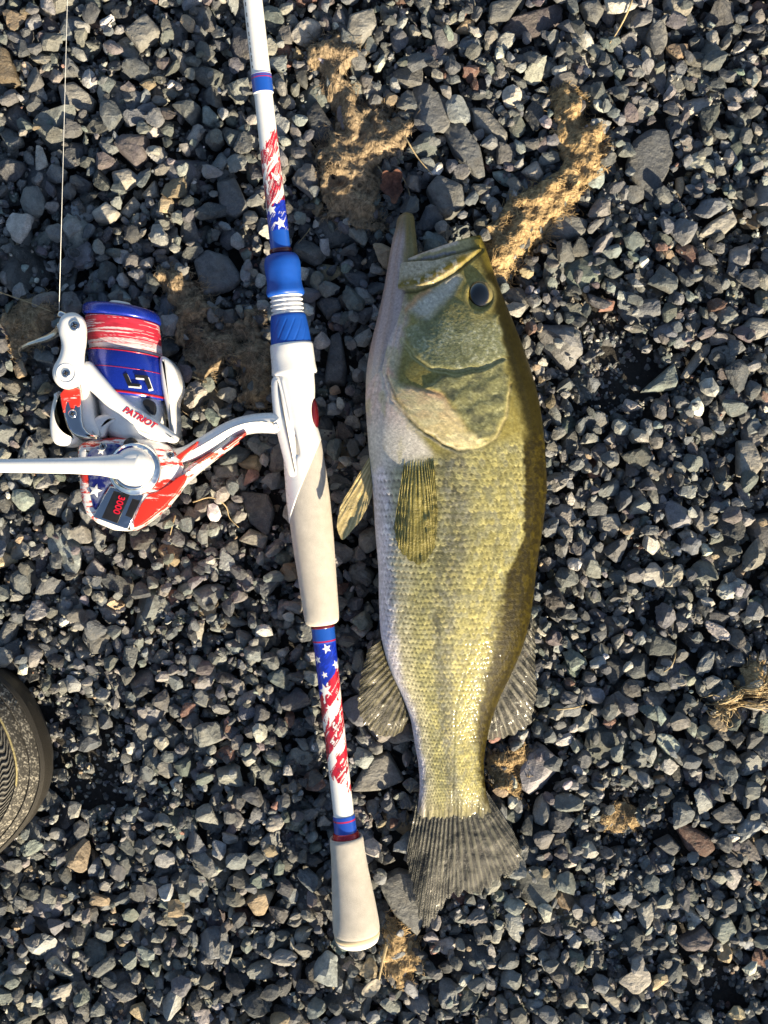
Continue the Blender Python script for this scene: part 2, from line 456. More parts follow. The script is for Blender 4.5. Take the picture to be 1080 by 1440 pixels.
# prominent stones traced one by one: outline (photo px), half height mm, palette, tint, label
SPECIAL = [
 ([(893,195),(915,178),(940,178),(950,200),(948,225),(920,280),(905,268),(883,230)], 7, 0, 1.25, 'large smooth dark slate slab right of the golden dried weed'),
 ([(272,365),(290,350),(320,360),(340,390),(325,405),(285,415)], 8, 1, 1.2, 'wedge-shaped blue-grey stone beside the blue reel seat ring'),
 ([(532,1245),(560,1226),(600,1238),(607,1265),(588,1320),(555,1290)], 8, 2, 1.0, 'big veined grey rock between rod butt and fish tail'),
 ([(175,42),(205,18),(228,45),(195,68)], 7, 3, 1.05, 'diamond-shaped rough grey stone left of the white rod blank'),
 ([(622,175),(645,165),(675,205),(683,245),(672,252),(640,215)], 8, 1, 1.1, 'long dark stone with pale lower edge between the two weed mats'),
 ([(663,148),(685,150),(715,185),(712,200),(670,178)], 7, 3, .95, 'grey wedge stone just above the long dark pale-edged stone'),
 ([(765,330),(785,293),(828,308),(825,325),(800,337)], 7, 2, 1.05, 'flat grey stone touching the underside of the golden weed'),
 ([(985,330),(1000,312),(1030,295),(1037,312),(1020,328)], 7, 4, 1.1, 'smooth pale oval stone lying below the large slate slab'),
 ([(455,540),(465,470),(478,465),(487,520),(484,540)], 7, 0, 1.3, 'dark triangular stone between the white reel seat and the fish throat'),
 ([(445,425),(455,415),(475,418),(480,432),(460,446)], 6, 0, 1.2, 'small dark block beside the white threads of the reel seat'),
 ([(953,1165),(965,1160),(1000,1180),(1008,1195),(995,1207),(970,1198)], 8, 7, .55, 'dark brown slab tilted in the gravel below the straw roots'),
 ([(430,160),(445,140),(475,190),(465,200),(440,195)], 8, 0, .9, 'smooth near-black stone beside the brown weed mat'),
 ([(345,1270),(360,1252),(385,1258),(370,1290),(358,1290)], 7, 6, 1.15, 'tan wedge stone left of the foam rod butt'),
 ([(495,1115),(520,1068),(545,1060),(568,1100),(540,1112)], 8, 3, 1.0, 'grey stone crossed by fin shadow between rod and fish tail'),
 ([(305,255),(330,250),(348,290),(330,305),(310,295)], 7, 1, 1.1, 'rounded blue-grey stone left of the red and white rod print'),
 ([(-15,60),(10,70),(25,115),(0,118)], 9, 6, .55, 'brown smooth-sided stone beside the cracked grey flat stone'),
 ([(78,115),(100,110),(130,135),(125,150),(85,148)], 6, 3, 1.1, 'cracked grey flat stone lying under the pale fishing line'),
 ([(158,200),(170,188),(205,190),(205,218),(190,233)], 9, 8, 1.0, 'squarish purplish stone right of the fishing line'),
 ([(485,55),(492,20),(525,10),(530,35),(508,60)], 8, 3, 1.1, 'rough pale grey stone above the brown weed mat'),
 ([(905,550),(950,510),(955,535),(950,545),(915,550)], 7, 5, 1.4, 'triangular greenish stone in the fine grit right of the fish'),
 ([(960,530),(990,485),(1003,480),(1000,495),(970,530)], 5, 4, .9, 'finger-shaped pale stone beside the triangular greenish stone'),
 ([(1045,460),(1060,445),(1085,448),(1085,470),(1060,477)], 7, 3, 1.2, 'blocky grey stone beyond the finger-shaped pale stone'),
 ([(1040,620),(1060,620),(1073,655),(1060,672),(1040,668)], 8, 4, 1.0, 'tall pale block stone with rough face right of the fish'),
 ([(843,725),(870,723),(875,740),(862,756),(845,745)], 7, 3, 1.2, 'pale angular stone with notched top beside the fish back'),
 ([(978,735),(1000,718),(1015,730),(990,752)], 7, 4, 1.0, 'pale grey diamond stone with fine cracks right of the fish'),
 ([(700,45),(720,20),(790,0),(795,20),(760,45)], 6, 8, .8, 'dark layered slate shard above the golden weed'),
 ([(688,30),(690,5),(735,-5),(715,25)], 6, 2, .8, 'narrow dark slate shard leaning on the layered one'),
 ([(642,38),(655,22),(668,25),(665,40)], 5, 6, 1.4, 'small tan quartz pebble beside the slate shards'),
 ([(600,265),(615,245),(650,260),(655,285),(635,305),(615,300)], 9, 2, .9, 'brown-grey block stone just above the open fish mouth'),
 ([(845,425),(858,417),(868,420),(865,432),(846,434)], 4, 7, 1.5, 'small brick-red stone right of the fish head'),
 ([(957,245),(965,243),(968,258),(962,273),(957,265)], 4, 6, 1.7, 'small yellow flake beside the large slate slab'),
 ([(955,1325),(990,1305),(1003,1320),(995,1337),(965,1337)], 8, 8, .8, 'broad dark stone with sunlit front edge touching a blue-green stone'),
 ([(1010,1297),(1028,1292),(1038,1312),(1018,1330),(1006,1318)], 7, 5, 1.5, 'blue-green flat stone touching the broad dark stone'),
 ([(925,1190),(945,1180),(960,1195),(948,1208)], 7, 0, 1.2, 'dark pointed stone left of the brown slab'),
 ([(845,1400),(865,1400),(892,1428),(870,1430)], 5, 4, 1.0, 'long pale blade-like stone lying flat past the broad dark stone'),
 ([(57,705),(80,693),(95,700),(80,727),(65,722)], 7, 3, 1.0, 'grey pointed stone left of the reel body'),
 ([(-8,900),(5,875),(22,875),(12,905),(-5,912)], 7, 2, 1.0, 'grey stone just above the shoe toe'),
 ([(335,690),(375,695),(385,720),(375,755),(350,735)], 5, 0, 1.15, 'flat dark slab in the shade left of the foam grip'),
 ([(335,760),(350,745),(375,755),(370,772)], 7, 4, .8, 'half-lit grey stone below the flat dark slab'),
 ([(253,735),(262,712),(288,722),(275,732)], 5, 4, 1.05, 'pale triangular chip beside the pointed end of the reel'),
 ([(298,655),(330,652),(335,670),(300,673)], 6, 3, 1.1, 'oblong grey stone under the curved reel stem'),
 ([(130,300),(150,285),(168,300),(155,312),(135,310)], 7, 9, .9, 'cream rounded pebble right of the fishing line'),
 ([(155,240),(180,235),(195,248),(175,262),(158,258)], 7, 9, .85, 'cream oblong pebble below the squarish purplish stone'),
 ([(197,270),(215,250),(220,272),(205,278)], 6, 4, 1.1, 'pale upright pebble right of the cream oblong pebble'),
 ([(165,295),(185,272),(195,285),(178,303)], 6, 4, 1.0, 'pale oval pebble between two cream pebbles'),
 ([(840,30),(850,12),(842,-2),(818,2),(828,25)], 7, 2, 1.0, 'dark angular stone left of the straw stem'),
 ([(953,40),(970,8),(985,30),(980,38)], 7, 1, 1.0, 'dark peaked stone right of the straw stem'),
 ([(1055,5),(1070,-6),(1085,0),(1080,12),(1065,14)], 5, 7, 1.3, 'small rounded red stone near the dark peaked stone'),
]
drop(6500, .0022, .0042, 1, tiltmax=.8)                 # buried fill
def poly_info(poly):
    p = np.array(poly, float); c = p.mean(0); d = p-c
    w, vec = np.linalg.eigh(np.cov(d.T)); ax = vec[:, 1]
    L = np.abs(d@ax).max(); W = np.abs(d@vec[:, 0]).max()
    return c, L, W, ax
for poly, hc, pal, tint, lab in SPECIAL:
    c, L, W, ax = poly_info(poly); x, y = P(c[0], c[1], 0)[:2]
    yaw = math.atan2(-ax[1], ax[0])
    r = settle(x, y, L*S, max(W*S, L*S*.4), hc*.001, yaw)
    if r is None: continue
    zc = r[0]+(.0052 if hc >= 7 else .0040)
    commit(zc, r[1])
    forbid |= sdf(cpx, cpy, poly) > -4
    stones.append(dict(p=(x, y, zc), ax=(L*S, W*S, hc*.001), yaw=yaw, tilt=np.zeros(2), label=lab, poly=poly, pal=pal, tint=tint))
drop(240, .0105, .0175, 5, flat=(.42, .7), power=1.8, tiltmax=.4)
drop(2300, .0064, .0100, 5, flat=(.5, .9), tiltmax=.75)
drop(3600, .0042, .0068, 5, flat=(.5, .95), tiltmax=.9)
drop(6000, .0017, .0042, 4, tiltmax=.8)
inframe = (np.abs(gx)[:, None] < .24) & (np.abs(gy)[None, :] < .32)
ZSHIFT = -float(np.quantile(hm[inframe], .62))
hm += ZSHIFT
for s in stones: s['p'] = (s['p'][0], s['p'][1], s['p'][2]+ZSHIFT)
print('settled', len(stones), 'zshift', ZSHIFT, 'std', hm[inframe].std(), round(time.time()-T0, 1))

def pick_color(n):
    k = rng.choice(len(PAL), n, p=PALW/PALW.sum())
    c = PAL[k]*1.22*np.array((.98, 1.0, 1.02))*np.exp(rng.normal(.06, .36, (n, 1)))*np.exp(rng.normal(0, .03, (n, 3)))
    return k, c
def stone_geo(group, level):
    n = len(group); v, f = unit_stones(n, level, K=10)
    ax = np.array([s['ax'] for s in group]); yaw = np.array([s['yaw'] for s in group]); tl = np.array([s['tilt'] for s in group])
    RM = rot_mats(yaw, tl[:, 0], tl[:, 1]); pos = np.array([s['p'] for s in group])
    w = np.einsum('nij,nmj->nmi', RM, v*ax[:, None, :]*1.06) + pos[:, None, :]
    return w, f
generic = [s for s in stones if s['poly'] is None]
in_view = lambda s: abs(s['p'][0]) < .243 and abs(s['p'][1]) < .324
def visible(s):
    i = int((s['p'][0]+DX)/GR); j = int((s['p'][1]+DY)/GR)
    px, py = 540+s['p'][0]/S, 720-s['p'][1]/S
    if any(inside(np.array(px), np.array(py), q) for q in (FISH_FOOT, SHOE_FOOT, ROD_FOOT)): return False
    return 0 <= i < len(gx) and 0 <= j < len(gy) and s['p'][2]+s['ax'][2]*1.0 > hm[i, j]-.0008
cand = sorted([s for s in generic if in_view(s) and visible(s)], key=lambda s: -s['ax'][0]*s['ax'][1])
NIND = 300-len(SPECIAL)
indiv = cand[:NIND]; ids = set(id(s) for s in indiv)
rest = [s for s in generic if id(s) not in ids]

def special_mesh(s):
    """convex stone whose outline is the traced polygon"""
    d, f = ICO[4]
    c, L, W, ax = poly_info(s['poly'])
    q = np.array(s['poly'], float)-c; q[:, 1] *= -1; q *= S
    area = .5*np.sum(q[:, 0]*np.roll(q[:, 1], -1)-np.roll(q[:, 0], -1)*q[:, 1])
    if area < 0: q = q[::-1]
    hz = s['ax'][2]; N = []; D = []
    for i in range(len(q)):
        a = q[i]; b = q[(i+1) % len(q)]; e = b-a; n = np.array([e[1], -e[0]])/np.linalg.norm(e); dist = n@a
        for tz in (rng.uniform(.0, .15), rng.uniform(.55, .9)):
            nn = np.array([n[0], n[1], 0])*math.cos(tz)+np.array([0, 0, math.sin(tz)]); N.append(nn)
            D.append(dist*math.cos(tz)+hz*math.sin(tz)*rng.uniform(.45, .62) if tz > .3 else dist*math.cos(tz)+.0004)
        nn = np.array([n[0], n[1], 0])*math.cos(.5)-np.array([0, 0, math.sin(.5)]); N.append(nn); D.append(dist*math.cos(.5)+hz*math.sin(.5)*.8)
    for _ in range(3):
        t = rng.normal(0, .16, 2); nn = np.array([t[0], t[1], 1.]); nn /= np.linalg.norm(nn); N.append(nn); D.append(hz*rng.uniform(.75, 1.0))
    N.append(np.array([0, 0, -1.])); D.append(hz)
    N = np.array(N); D = np.maximum(np.array(D), .0012)
    qv = np.maximum((d@N.T)/D, 1e-3)
    r = np.power(np.power(qv, 22).sum(-1), -1/22)
    v = r[:, None]*d
    sx, sy = v[:, 0]/.0022+hash3(np.int64(c[0]), np.int64(c[1]), np.int64(3), 1)*90, v[:, 1]/.0022
    v *= (1+.05*(fbm(sx, sy+v[:, 2]/.0022, 4, 9)-.5))[:, None]
    v[:, 2] += .0012*(fbm(sx*.5, sy*1.1, 4, 31)-.5)
    return v+np.array(s['p']), f
for s in stones:
    if s['poly'] is None: continue
    v, f = special_mesh(s)
    col = np.tile(PAL[s['pal']]*s['tint']*1.2, (len(v), 1))
    o = mk('stone', v, f, M['stone'], col=col, smooth=False, origin=s['p'])
    tag(o, s['label'], 'stone')
w, f = stone_geo(indiv, 3)
kk, cc = pick_color(len(indiv))
LM = [(70,60,'cracked flat stone under the line'),(40,230,'fishing line'),(250,120,'white rod blank'),(280,30,'white rod tip section'),(250,220,'squarish purplish stone'),(230,330,'wedge-shaped stone'),(60,360,'weed under the bail wire'),(160,390,'spool'),(40,560,'rotor arm'),(40,800,'gap between reel and shoe'),(140,820,'pointed reel end'),(300,580,'curved reel stem'),(270,800,'short straight twig'),(360,860,'foam fore grip'),(200,960,'open gravel between shoe and rod'),(120,960,'shoe toe'),(110,1180,'shoe side'),(330,1000,'flag print of the rear rod'),(380,1120,'lower blue rod band'),(250,1150,'fine grit patch by the shoe'),(280,1290,'tan wedge stone'),(120,1340,'gravel past the shoe side'),(420,1240,'butt grip'),(420,1380,'butt cap'),(560,1400,'dry leaf on a stalk'),(680,1330,'tail fin tip'),(760,1250,'tail fin edge'),(790,1400,'long blade-like stone'),(770,1120,'tail root'),(800,1030,'dorsal fin'),(820,880,'rear of the fish back'),(820,760,'pale angular notched stone'),(830,640,'middle of the fish back'),(800,520,'gill cover'),(780,420,'fish eye'),(900,420,'brick-red stone'),(860,350,'golden weed'),(900,620,'triangular greenish stone'),(1000,560,'finger-shaped pale stone'),(1010,430,'blocky grey stone'),(1010,660,'tall pale block stone'),(980,800,'pale diamond stone'),(920,930,'forked twig'),(1000,1040,'straw roots'),(900,1100,'frayed weed tuft'),(1030,1150,'brown slab'),(880,1270,'dark pointed stone'),(1040,1270,'blue-green flat stone'),(960,1370,'broad dark stone'),(1040,1400,'gravel past the broad dark stone'),(1030,330,'smooth pale oval stone'),(1020,200,'large slate slab'),(1010,80,'small rounded red stone'),(900,100,'straw stem'),(790,90,'layered slate shard'),(740,230,'grey wedge stone'),(690,270,'long dark pale-edged stone'),(600,90,'tan quartz pebble'),(540,120,'rough pale stone by the brown weed'),(430,60,'top of the brown weed mat'),(420,240,'flag print of the front rod'),(600,210,'dark twig by the brown weed'),(480,350,'lower jaw'),(480,480,'reel seat threads'),(490,590,'fish throat'),(490,800,'pelvic fin'),(500,870,'fish belly'),(490,1050,'anal fin')]
LMP = np.array([(a, b) for a, b, _ in LM], float)
def landmark(s):
    px_, py_ = 540+s['p'][0]/S, 720-s['p'][1]/S
    return LM[int(np.argmin(np.hypot(LMP[:, 0]-px_, LMP[:, 1]-py_)))][2]
def szname(s): return 'larger' if s['ax'][0] > .0095 else 'middle-sized'
for i, s in enumerate(indiv):
    o = mk('gravel_stone', w[i], f, M['stone'], col=np.tile(cc[i], (len(w[i]), 1)), smooth=False, origin=s['p'])
    nm = PALNAME[kk[i]]; sn = szname(s)
    lm = landmark(s)
    tag(o, f'{sn} {nm} angular gravel stone near the {lm}', 'stone', 'loose stones lying in the gravel bed')
geos = []; cols = []
rest.sort(key=lambda s: -s['ax'][0])
big = [s for s in rest if s['ax'][0] > .0062]; mid = [s for s in rest if .0036 < s['ax'][0] <= .0062]; sml = [s for s in rest if s['ax'][0] <= .0036]
for grp, lv in ((big, 3), (mid, 2), (sml, 2)):
    # buried small stones need no more than the coarse shape
    if not grp: continue
    w, f = stone_geo(grp, lv if lv == 3 else 2)
    k, c = pick_color(len(grp)); n, m_, _ = w.shape
    geos.append((w.reshape(-1, 3), [(f[None]+(np.arange(n)*m_)[:, None, None]).reshape(-1, 3)])); cols.append(np.repeat(c, m_, 0))
# grit lying in the hollows
ng = 26000
gxr = rng.uniform(-DX+.002, DX-.002, ng*3); gyr = rng.uniform(-DY+.002, DY-.002, ng*3)
gi = ((gxr+DX)/GR).astype(int); gj = ((gyr+DY)/GR).astype(int); gz = hm[gi, gj]
gz = gz+.05*forbid[gi, gj]; o_ = np.argsort(gz+rng.normal(0, .0022, ng*3))[:ng]
sel = [dict(p=(gxr[i], gyr[i], gz[i]+.0001), ax=(q, q*rng.uniform(.6, 1), q*rng.uniform(.5, .9)), yaw=rng.uniform(0, 6.28), tilt=rng.uniform(-.8, .8, 2)) for i, q in zip(o_, rng.uniform(.0006, .0017, ng))]
w, f = stone_geo(sel, 1); k, c = pick_color(ng); n, m_, _ = w.shape
geos.append((w.reshape(-1, 3), [(f[None]+(np.arange(n)*m_)[:, None, None]).reshape(-1, 3)])); cols.append(np.repeat(c*1.1, m_, 0))
gv, gf = merge(geos)
gravel = mk('gravel', gv, gf, M['stone'], col=np.concatenate(cols), smooth=False)
tag(gravel, 'bed of crushed dark grey gravel with small stones and grit', 'gravel', kind='stuff')
for ix in (-1, 0, 1):
    for iy in (-1, 0, 1):
        if ix == 0 and iy == 0: continue
        g = gravel.copy(); COL.objects.link(g); g.location = (ix*2*DX, iy*2*DY, 0)
        if (ix+iy) % 2: g.scale = (-1, -1, 1)
        tag(g, 'same crushed gravel bed continuing around the scene', 'gravel', kind='stuff')
print('gravel tris', sum(len(q) for q in gf), round(time.time()-T0, 1))
def ground_h(x, y, q=None):
    i = np.clip(((np.asarray(x)+DX)/GR).astype(int), 0, len(gx)-1); j = np.clip(((np.asarray(y)+DY)/GR).astype(int), 0, len(gy)-1)
    return hm[i, j]
# smoothed gravel surface for things that lie on it
def box_blur(a, r):
    k = 2*r+1
    for ax in (0, 1):
        pad = [(0, 0), (0, 0)]; pad[ax] = (r+1, r)
        c = np.cumsum(np.pad(a, pad, mode='edge'), axis=ax)
        a = (np.take(c, np.arange(k, c.shape[ax]), ax)-np.take(c, np.arange(0, c.shape[ax]-k), ax))/k
    return a
hs = box_blur(hm, 5)
def soft_h(x, y):
    i = np.clip(((np.asarray(x)+DX)/GR).astype(int), 0, len(gx)-1); j = np.clip(((np.asarray(y)+DY)/GR).astype(int), 0, len(gy)-1)
    return hs[i, j]
# ------------------------------------------------------------------ dried weed mats
def weed_mat(poly, zt, c0, c1, label, nstr=1500, flow=None, seed=1, slen=(.004, .014), thick=.004):
    p = np.array(poly, float); lo = p.min(0); hi = p.max(0)
    ctr = P(*p.mean(0), 0); base = np.array([ctr[0], ctr[1], float(soft_h(ctr[0], ctr[1]))])
    t = thing('dried_weed', base, label, 'weed', 'mats of dried weed on the gravel')
    st = 1.6
    X, Y = np.meshgrid(np.arange(lo[0]-4, hi[0]+4, st), np.arange(lo[1]-4, hi[1]+4, st), indexing='ij')
    wob = (fbm(X/14, Y/14, 4, seed)-.5)*26
    d = sdf(X, Y, poly)+wob+6
    holes = fbm(X/22, Y/22, 3, seed+50)
    keep = (d > 0) & (holes > .28)
    W = P(X, Y, 0)
    hgt = soft_h(W[..., 0], W[..., 1])
    z = hgt*.85 + .0008 + thick*np.clip(d/14, 0, 1)**.6*(.45+.85*fbm(X/13, Y/13, 3, seed+9)) + .0013*(fbm(X/3.2, Y/3.2, 3, seed+3)-.5)
    n1, n2 = X.shape; idx = np.arange(n1*n2).reshape(n1, n2)
    kf = keep[:-1, :-1] & keep[1:, :-1] & keep[1:, 1:] & keep[:-1, 1:]
    F = np.stack([idx[:-1, :-1], idx[1:, :-1], idx[1:, 1:], idx[:-1, 1:]], -1)[kf]
    V = np.stack([W[..., 0], W[..., 1], z], -1).reshape(-1, 3)
    used, inv = np.unique(F, return_inverse=True); F = inv.reshape(-1, 4)
    k = fbm(X/6, Y/17, 4, seed+21).ravel()[used][:, None]
    V = V[used]; nb = len(V)
    C = np.array(c0)*(1-k)+np.array(c1)*k; C = C*(.55+.9*noise2(X/1.7, Y/1.7, seed+2).ravel()[used][:, None])
    # closed, a couple of millimetres thick
    Vb = V.copy(); Vb[:, 2] -= .0022
    F = np.concatenate([F[:, ::-1], F+nb])
    mk('matted_sheet', np.concatenate([V, Vb]), F, M['fibre'], t, col=np.concatenate([C, C]))
    # loose fibres
    r = np.random.default_rng(seed); S_ = []; 
    tries = 0
    sx = r.uniform(lo[0]-6, hi[0]+6, nstr*6); sy = r.uniform(lo[1]-6, hi[1]+6, nstr*6)
    ok = sdf(sx, sy, poly)+(fbm(sx/14, sy/14, 4, seed)-.5)*26+6 > -2
    sx = sx[ok][:nstr]; sy = sy[ok][:nstr]; n = len(sx)
    fl = R(flow) if flow is not None else 0
    ang = fl + (fbm(sx/30, sy/30, 2, seed+4)-.5)*5 + r.normal(0, .5, n)
    L = r.uniform(*slen, n)/S; m = 6; wd = r.uniform(.00008, .00019, n)
    pts = np.zeros((n, m, 3)); cx, cy = sx.copy(), sy.copy(); bend = r.normal(0, .35, n)
    lift = r.uniform(-.0006, .0011, n)*(r.random(n) < .9)+.0002
    for q in range(m):
        w = P(cx, cy, 0); hz = soft_h(w[:, 0], w[:, 1])*.85 + thick*np.clip((sdf(cx, cy, poly)+(fbm(cx/14, cy/14, 4, seed)-.5)*26+6)/14, 0, 1)**.6*(.45+.85*fbm(cx/13, cy/13, 3, seed+9)) + lift*math.sin(math.pi*(q+.5)/m)+.0006
        pts[:, q] = np.column_stack([w[:, 0], w[:, 1], hz])
        cx = cx+np.cos(ang)*L/m; cy = cy-np.sin(ang)*L/m; ang = ang+bend+r.normal(0, .15, n)
    tg = np.gradient(pts, axis=1); sd = np.stack([-tg[..., 1], tg[..., 0], np.zeros(tg.shape[:2])], -1); sd /= np.linalg.norm(sd, axis=2)[..., None]+1e-9
    tri = np.stack([pts+sd*wd[:, None, None], pts-sd*wd[:, None, None], pts-np.array([0, 0, 1])*wd[:, None, None]*1.5], 2)   # (n,m,3,3) three-sided fibres
    f0 = grid_faces(m, 3, True); F = (f0[None]+(np.arange(n)*m*3)[:, None, None]).reshape(-1, 4)
    kk = r.random((n, 1)); C = (np.array(c0)*(1-kk)+np.array(c1)*kk)*r.uniform(.7, 1.5, (n, 1))
    o = mk('fibres', tri.reshape(-1, 3), F, M['fibre'], t, col=np.repeat(C, m*3, 0)); o['kind'] = 'stuff'
    return t
BR0, BR1 = (.19, .145, .095), (.36, .28, .185)
GO0, GO1 = (.26, .185, .10), (.50, .37, .20)
weed_mat([(437,70),(475,58),(500,80),(480,110),(490,130),(508,160),(540,160),(575,175),(565,210),(540,220),(520,240),(525,290),(535,320),(500,310),(465,300),(450,260),(455,215),(480,185),(470,150),(460,110),(440,95)], 0, BR0, BR1, 'long brown mat of dried weed lying above the fish mouth', 2600, 70, 11, thick=.009)
weed_mat([(690,390),(680,350),(690,325),(725,285),(760,260),(800,235),(785,205),(790,170),(780,135),(795,128),(818,150),(822,175),(842,190),(840,225),(830,250),(800,280),(760,320),(730,360),(705,385)], 0, GO0, GO1, 'golden sunlit strip of dried weed reaching from the fish snout', 2600, 40, 12, thick=.009)
weed_mat([(228,388),(270,395),(288,430),(275,455),(300,470),(350,445),(370,470),(376,520),(374,575),(345,562),(335,515),(310,505),(290,530),(262,495),(250,440),(235,410)], 0, BR0, BR1, 'brown weed clump lying between the spool and the reel seat', 2000, 20, 13, thick=.008)
weed_mat([(5,450),(30,425),(60,430),(75,450),(60,475),(40,480),(25,500),(15,470)], 0, GO0, BR1, 'small brown weed clump under the bail wire', 700, 10, 14)
weed_mat([(682,1080),(700,1068),(735,1060),(737,1090),(725,1118),(700,1105)], 0, GO0, GO1, 'golden tuft of dried weed beside the narrow tail root', 800, 60, 15, (.003, .009))
weed_mat([(543,1290),(560,1320),(585,1335),(578,1362),(560,1385),(546,1360)], 0, GO0, GO1, 'golden tuft of dried weed below the rod butt', 700, 70, 16, (.003, .009))
weed_mat([(848,1150),(888,1138),(897,1162),(862,1172)], 0, BR0, GO1, 'small frayed weed tuft left of the brown slab', 450, 30, 17, (.003, .009))
weed_mat([(1040,960),(1062,935),(1085,945),(1085,975),(1055,978)], 0, GO0, GO1, 'weed tuft behind the straw roots', 450, 30, 18, (.003, .009))

# straw, roots, twigs, leaf
def stalk(name, pts, r, label, cat, mat='straw', group=None):
    q = resample(pts, 24); w = P(q[:, 0], q[:, 1], 0)
    zz = soft_h(w[:, 0], w[:, 1]); zz = np.maximum(np.convolve(np.pad(zz, 4, mode='edge'), np.ones(9)/9, 'valid'), zz-.0005)+r*.001+.0022+(q[:, 2]*.001 if q.shape[1] > 2 else 0)
    w = np.column_stack([w[:, :2], zz]); u = np.linspace(0, 1, 24)
    return tag(tube(name, w, r*.001*(1-.55*u), M[mat], None, 6, origin=w[0]), label, cat, group)
stalk('dry_straw', [(888,-6,1),(880,22,2),(868,45,2),(857,62,0)], .75, 'pale straw stem lying between two dark stones', 'straw')
stalk('dry_straw', [(0,412,2),(35,424,3),(80,443,6)], .35, 'thin dry stem crossing the weed by the bail wire', 'straw')
stalk('twig', [(272,706,0),(300,700,1),(318,712,2),(322,728,1),(335,742,0)], .5, 'thin bent twig below the reel stem', 'twig')
stalk('twig', [(248,725,0),(245,740,1),(241,752,0)], .6, 'short straight twig under the pointed reel end', 'twig')
stalk('twig', [(955,903,0),(948,922,2),(940,938,1),(932,944,0)], .6, 'small forked twig left of the straw roots', 'twig')
stalk('twig', [(775,997,0),(800,993,2),(826,992,0)], .6, 'pale straight twig right of the dorsal fin', 'twig')
stalk('twig', [(565,190,2),(580,215,4),(595,235,4),(608,248,1)], .6, 'dark twig leaving the brown weed mat', 'twig')
stalk('twig', [(530,232,0),(545,250,3),(560,247,3),(572,262,2),(578,285,0)], .4, 'curled thin twig beside the red leaf', 'twig')
stalk('twig', [(436,318,0),(428,330,3),(418,342,1)], .35, 'short fine twig beside the blue rod band', 'twig')
lf = thing('dry_leaf', np.append(P(522, 1375, 0)[:2], 0), 'small grey-brown leaf on a pale stalk below the rod butt', 'leaf')
def leaf(parent, outline, z, bend, mat, thick=.0006, stalk_pts=None):
    p = chaikin(outline, 2); c = p.mean(0); n = len(p); V = []; F = []
    rs = np.linspace(0, 1, 9)
    for k, r_ in enumerate(rs):
        q = c+(p-c)*r_; w = P(q[:, 0], q[:, 1], 0); d = np.hypot(*((q-c).T))
        w[:, 2] = z*.001+bend*.001*(d/20)**2+.003*(fbm(q[:, 0]/7, q[:, 1]/7, 3, 77)-.5); V.append(w)
    V = np.concatenate(V); F = grid_faces(len(rs), n, True)
    Vb = V.copy(); Vb[:, 2] -= thick; F = np.concatenate([F, F[:, ::-1]+len(V)])
    return mk('blade', np.concatenate([V, Vb]), F, mat, parent)
leaf(lf, [(507,1387),(520,1372),(534,1366),(536,1380),(527,1393),(513,1394)], 8, 3, M['leaf'])
q = resample([(533,1370,9),(538,1345,9),(544,1322,7)], 12); w = P(q[:, 0], q[:, 1], 0); w[:, 2] = q[:, 2]*.001
tube('stalk', w, np.linspace(.0006, .0011, 12), M['straw'], lf, 6)
lr = thing('dry_leaf', np.append(P(550, 270, 0)[:2], 0), 'curled reddish brown dead leaf above the open fish mouth', 'leaf')
M['red_leaf'] = simple('red_dead_leaf', (.13, .062, .045), .75, 0, .25, 350, .002, var=.55, vscale=260)
leaf(lr, [(533,268),(538,262),(536,252),(543,246),(550,250),(558,244),(567,252),(563,262),(568,272),(561,281),(556,298),(549,294),(550,282),(541,278)], 6, 5, M['red_leaf'])
tf = thing('straw_roots', np.append(P(1025, 1000, 0)[:2], 0), 'tangled pale straw roots spread over the gravel', 'roots')
r5 = np.random.default_rng(5); bl = []; rt = []
for i in range(60):
    a = r5.normal(.15, .22) if i < 22 else r5.uniform(math.pi*.75, math.pi*1.75)
    L = r5.uniform(60, 130) if i < 22 else r5.uniform(10, 32)
    cx, cy = 1018+r5.normal(0, 7), 992+r5.normal(0, 6); pts = []; bz = r5.normal(0, .10 if i < 22 else .35)
    if i < 22: a += .35; bz = -abs(bz)*.6-.05
    for k in range(9):
        t_ = k/8; x, y, _ = P(cx, cy, 0); pts.append((x, y, max(float(ground_h(x, y)), float(soft_h(x, y)))+.001+(.010 if i < 22 else .003)*math.sin(math.pi*t_)*r5.uniform(.6, 1)))
        cx += math.cos(a)*L/8; cy -= math.sin(a)*L/8; a += bz
    (bl if i < 22 else rt).append(tube_geo(np.array(pts), np.linspace(.00055, .0002, 9)*r5.uniform(.7, 1.3), 5))
v, f = merge(bl); o = mk('dry_blades', v, f, M['straw'], tf); o['kind'] = 'stuff'
v, f = merge(rt); o = mk('root_hairs', v, f, M['straw'], tf); o['kind'] = 'stuff'

# ------------------------------------------------------------------ the fish
FST = [((556,373),(676,331),10,21),((553,395),(684,352),14,22),((549,425),(695,385),18,23.5),((541,455),(708,420),21.5,25.5),((530,485),(725,462),25,28),
 ((519,520),(742,508),28,30.5),((514,555),(755,552),30,32),((516,600),(763,600),31,33),((520,650),(767,650),31,33),((525,700),(768,692),31,33),((528,750),(762,745),30.5,32.5),
 ((532,800),(754,798),30,32),((533,850),(748,850),28.5,30.5),((536,895),(739,895),26,28),((548,940),(722,940),22,24.5),((566,980),(703,980),18.5,21),((577,1010),(691,1012),15.5,18.5),
 ((583,1045),(683,1046),13,16),((589,1082),(680,1082),11.3,14),((590,1108),(682,1106),10,12.5),((587,1135),(687,1128),6.2,11),((584,1150),(692,1142),2.6,10.3),((582,1162),(696,1153),.9,10)]
fish = thing('bass_fish', np.append(P(640, 720, 0)[:2], 0), 'olive-green freshwater fish with open mouth lying on its side on the gravel', 'fish')
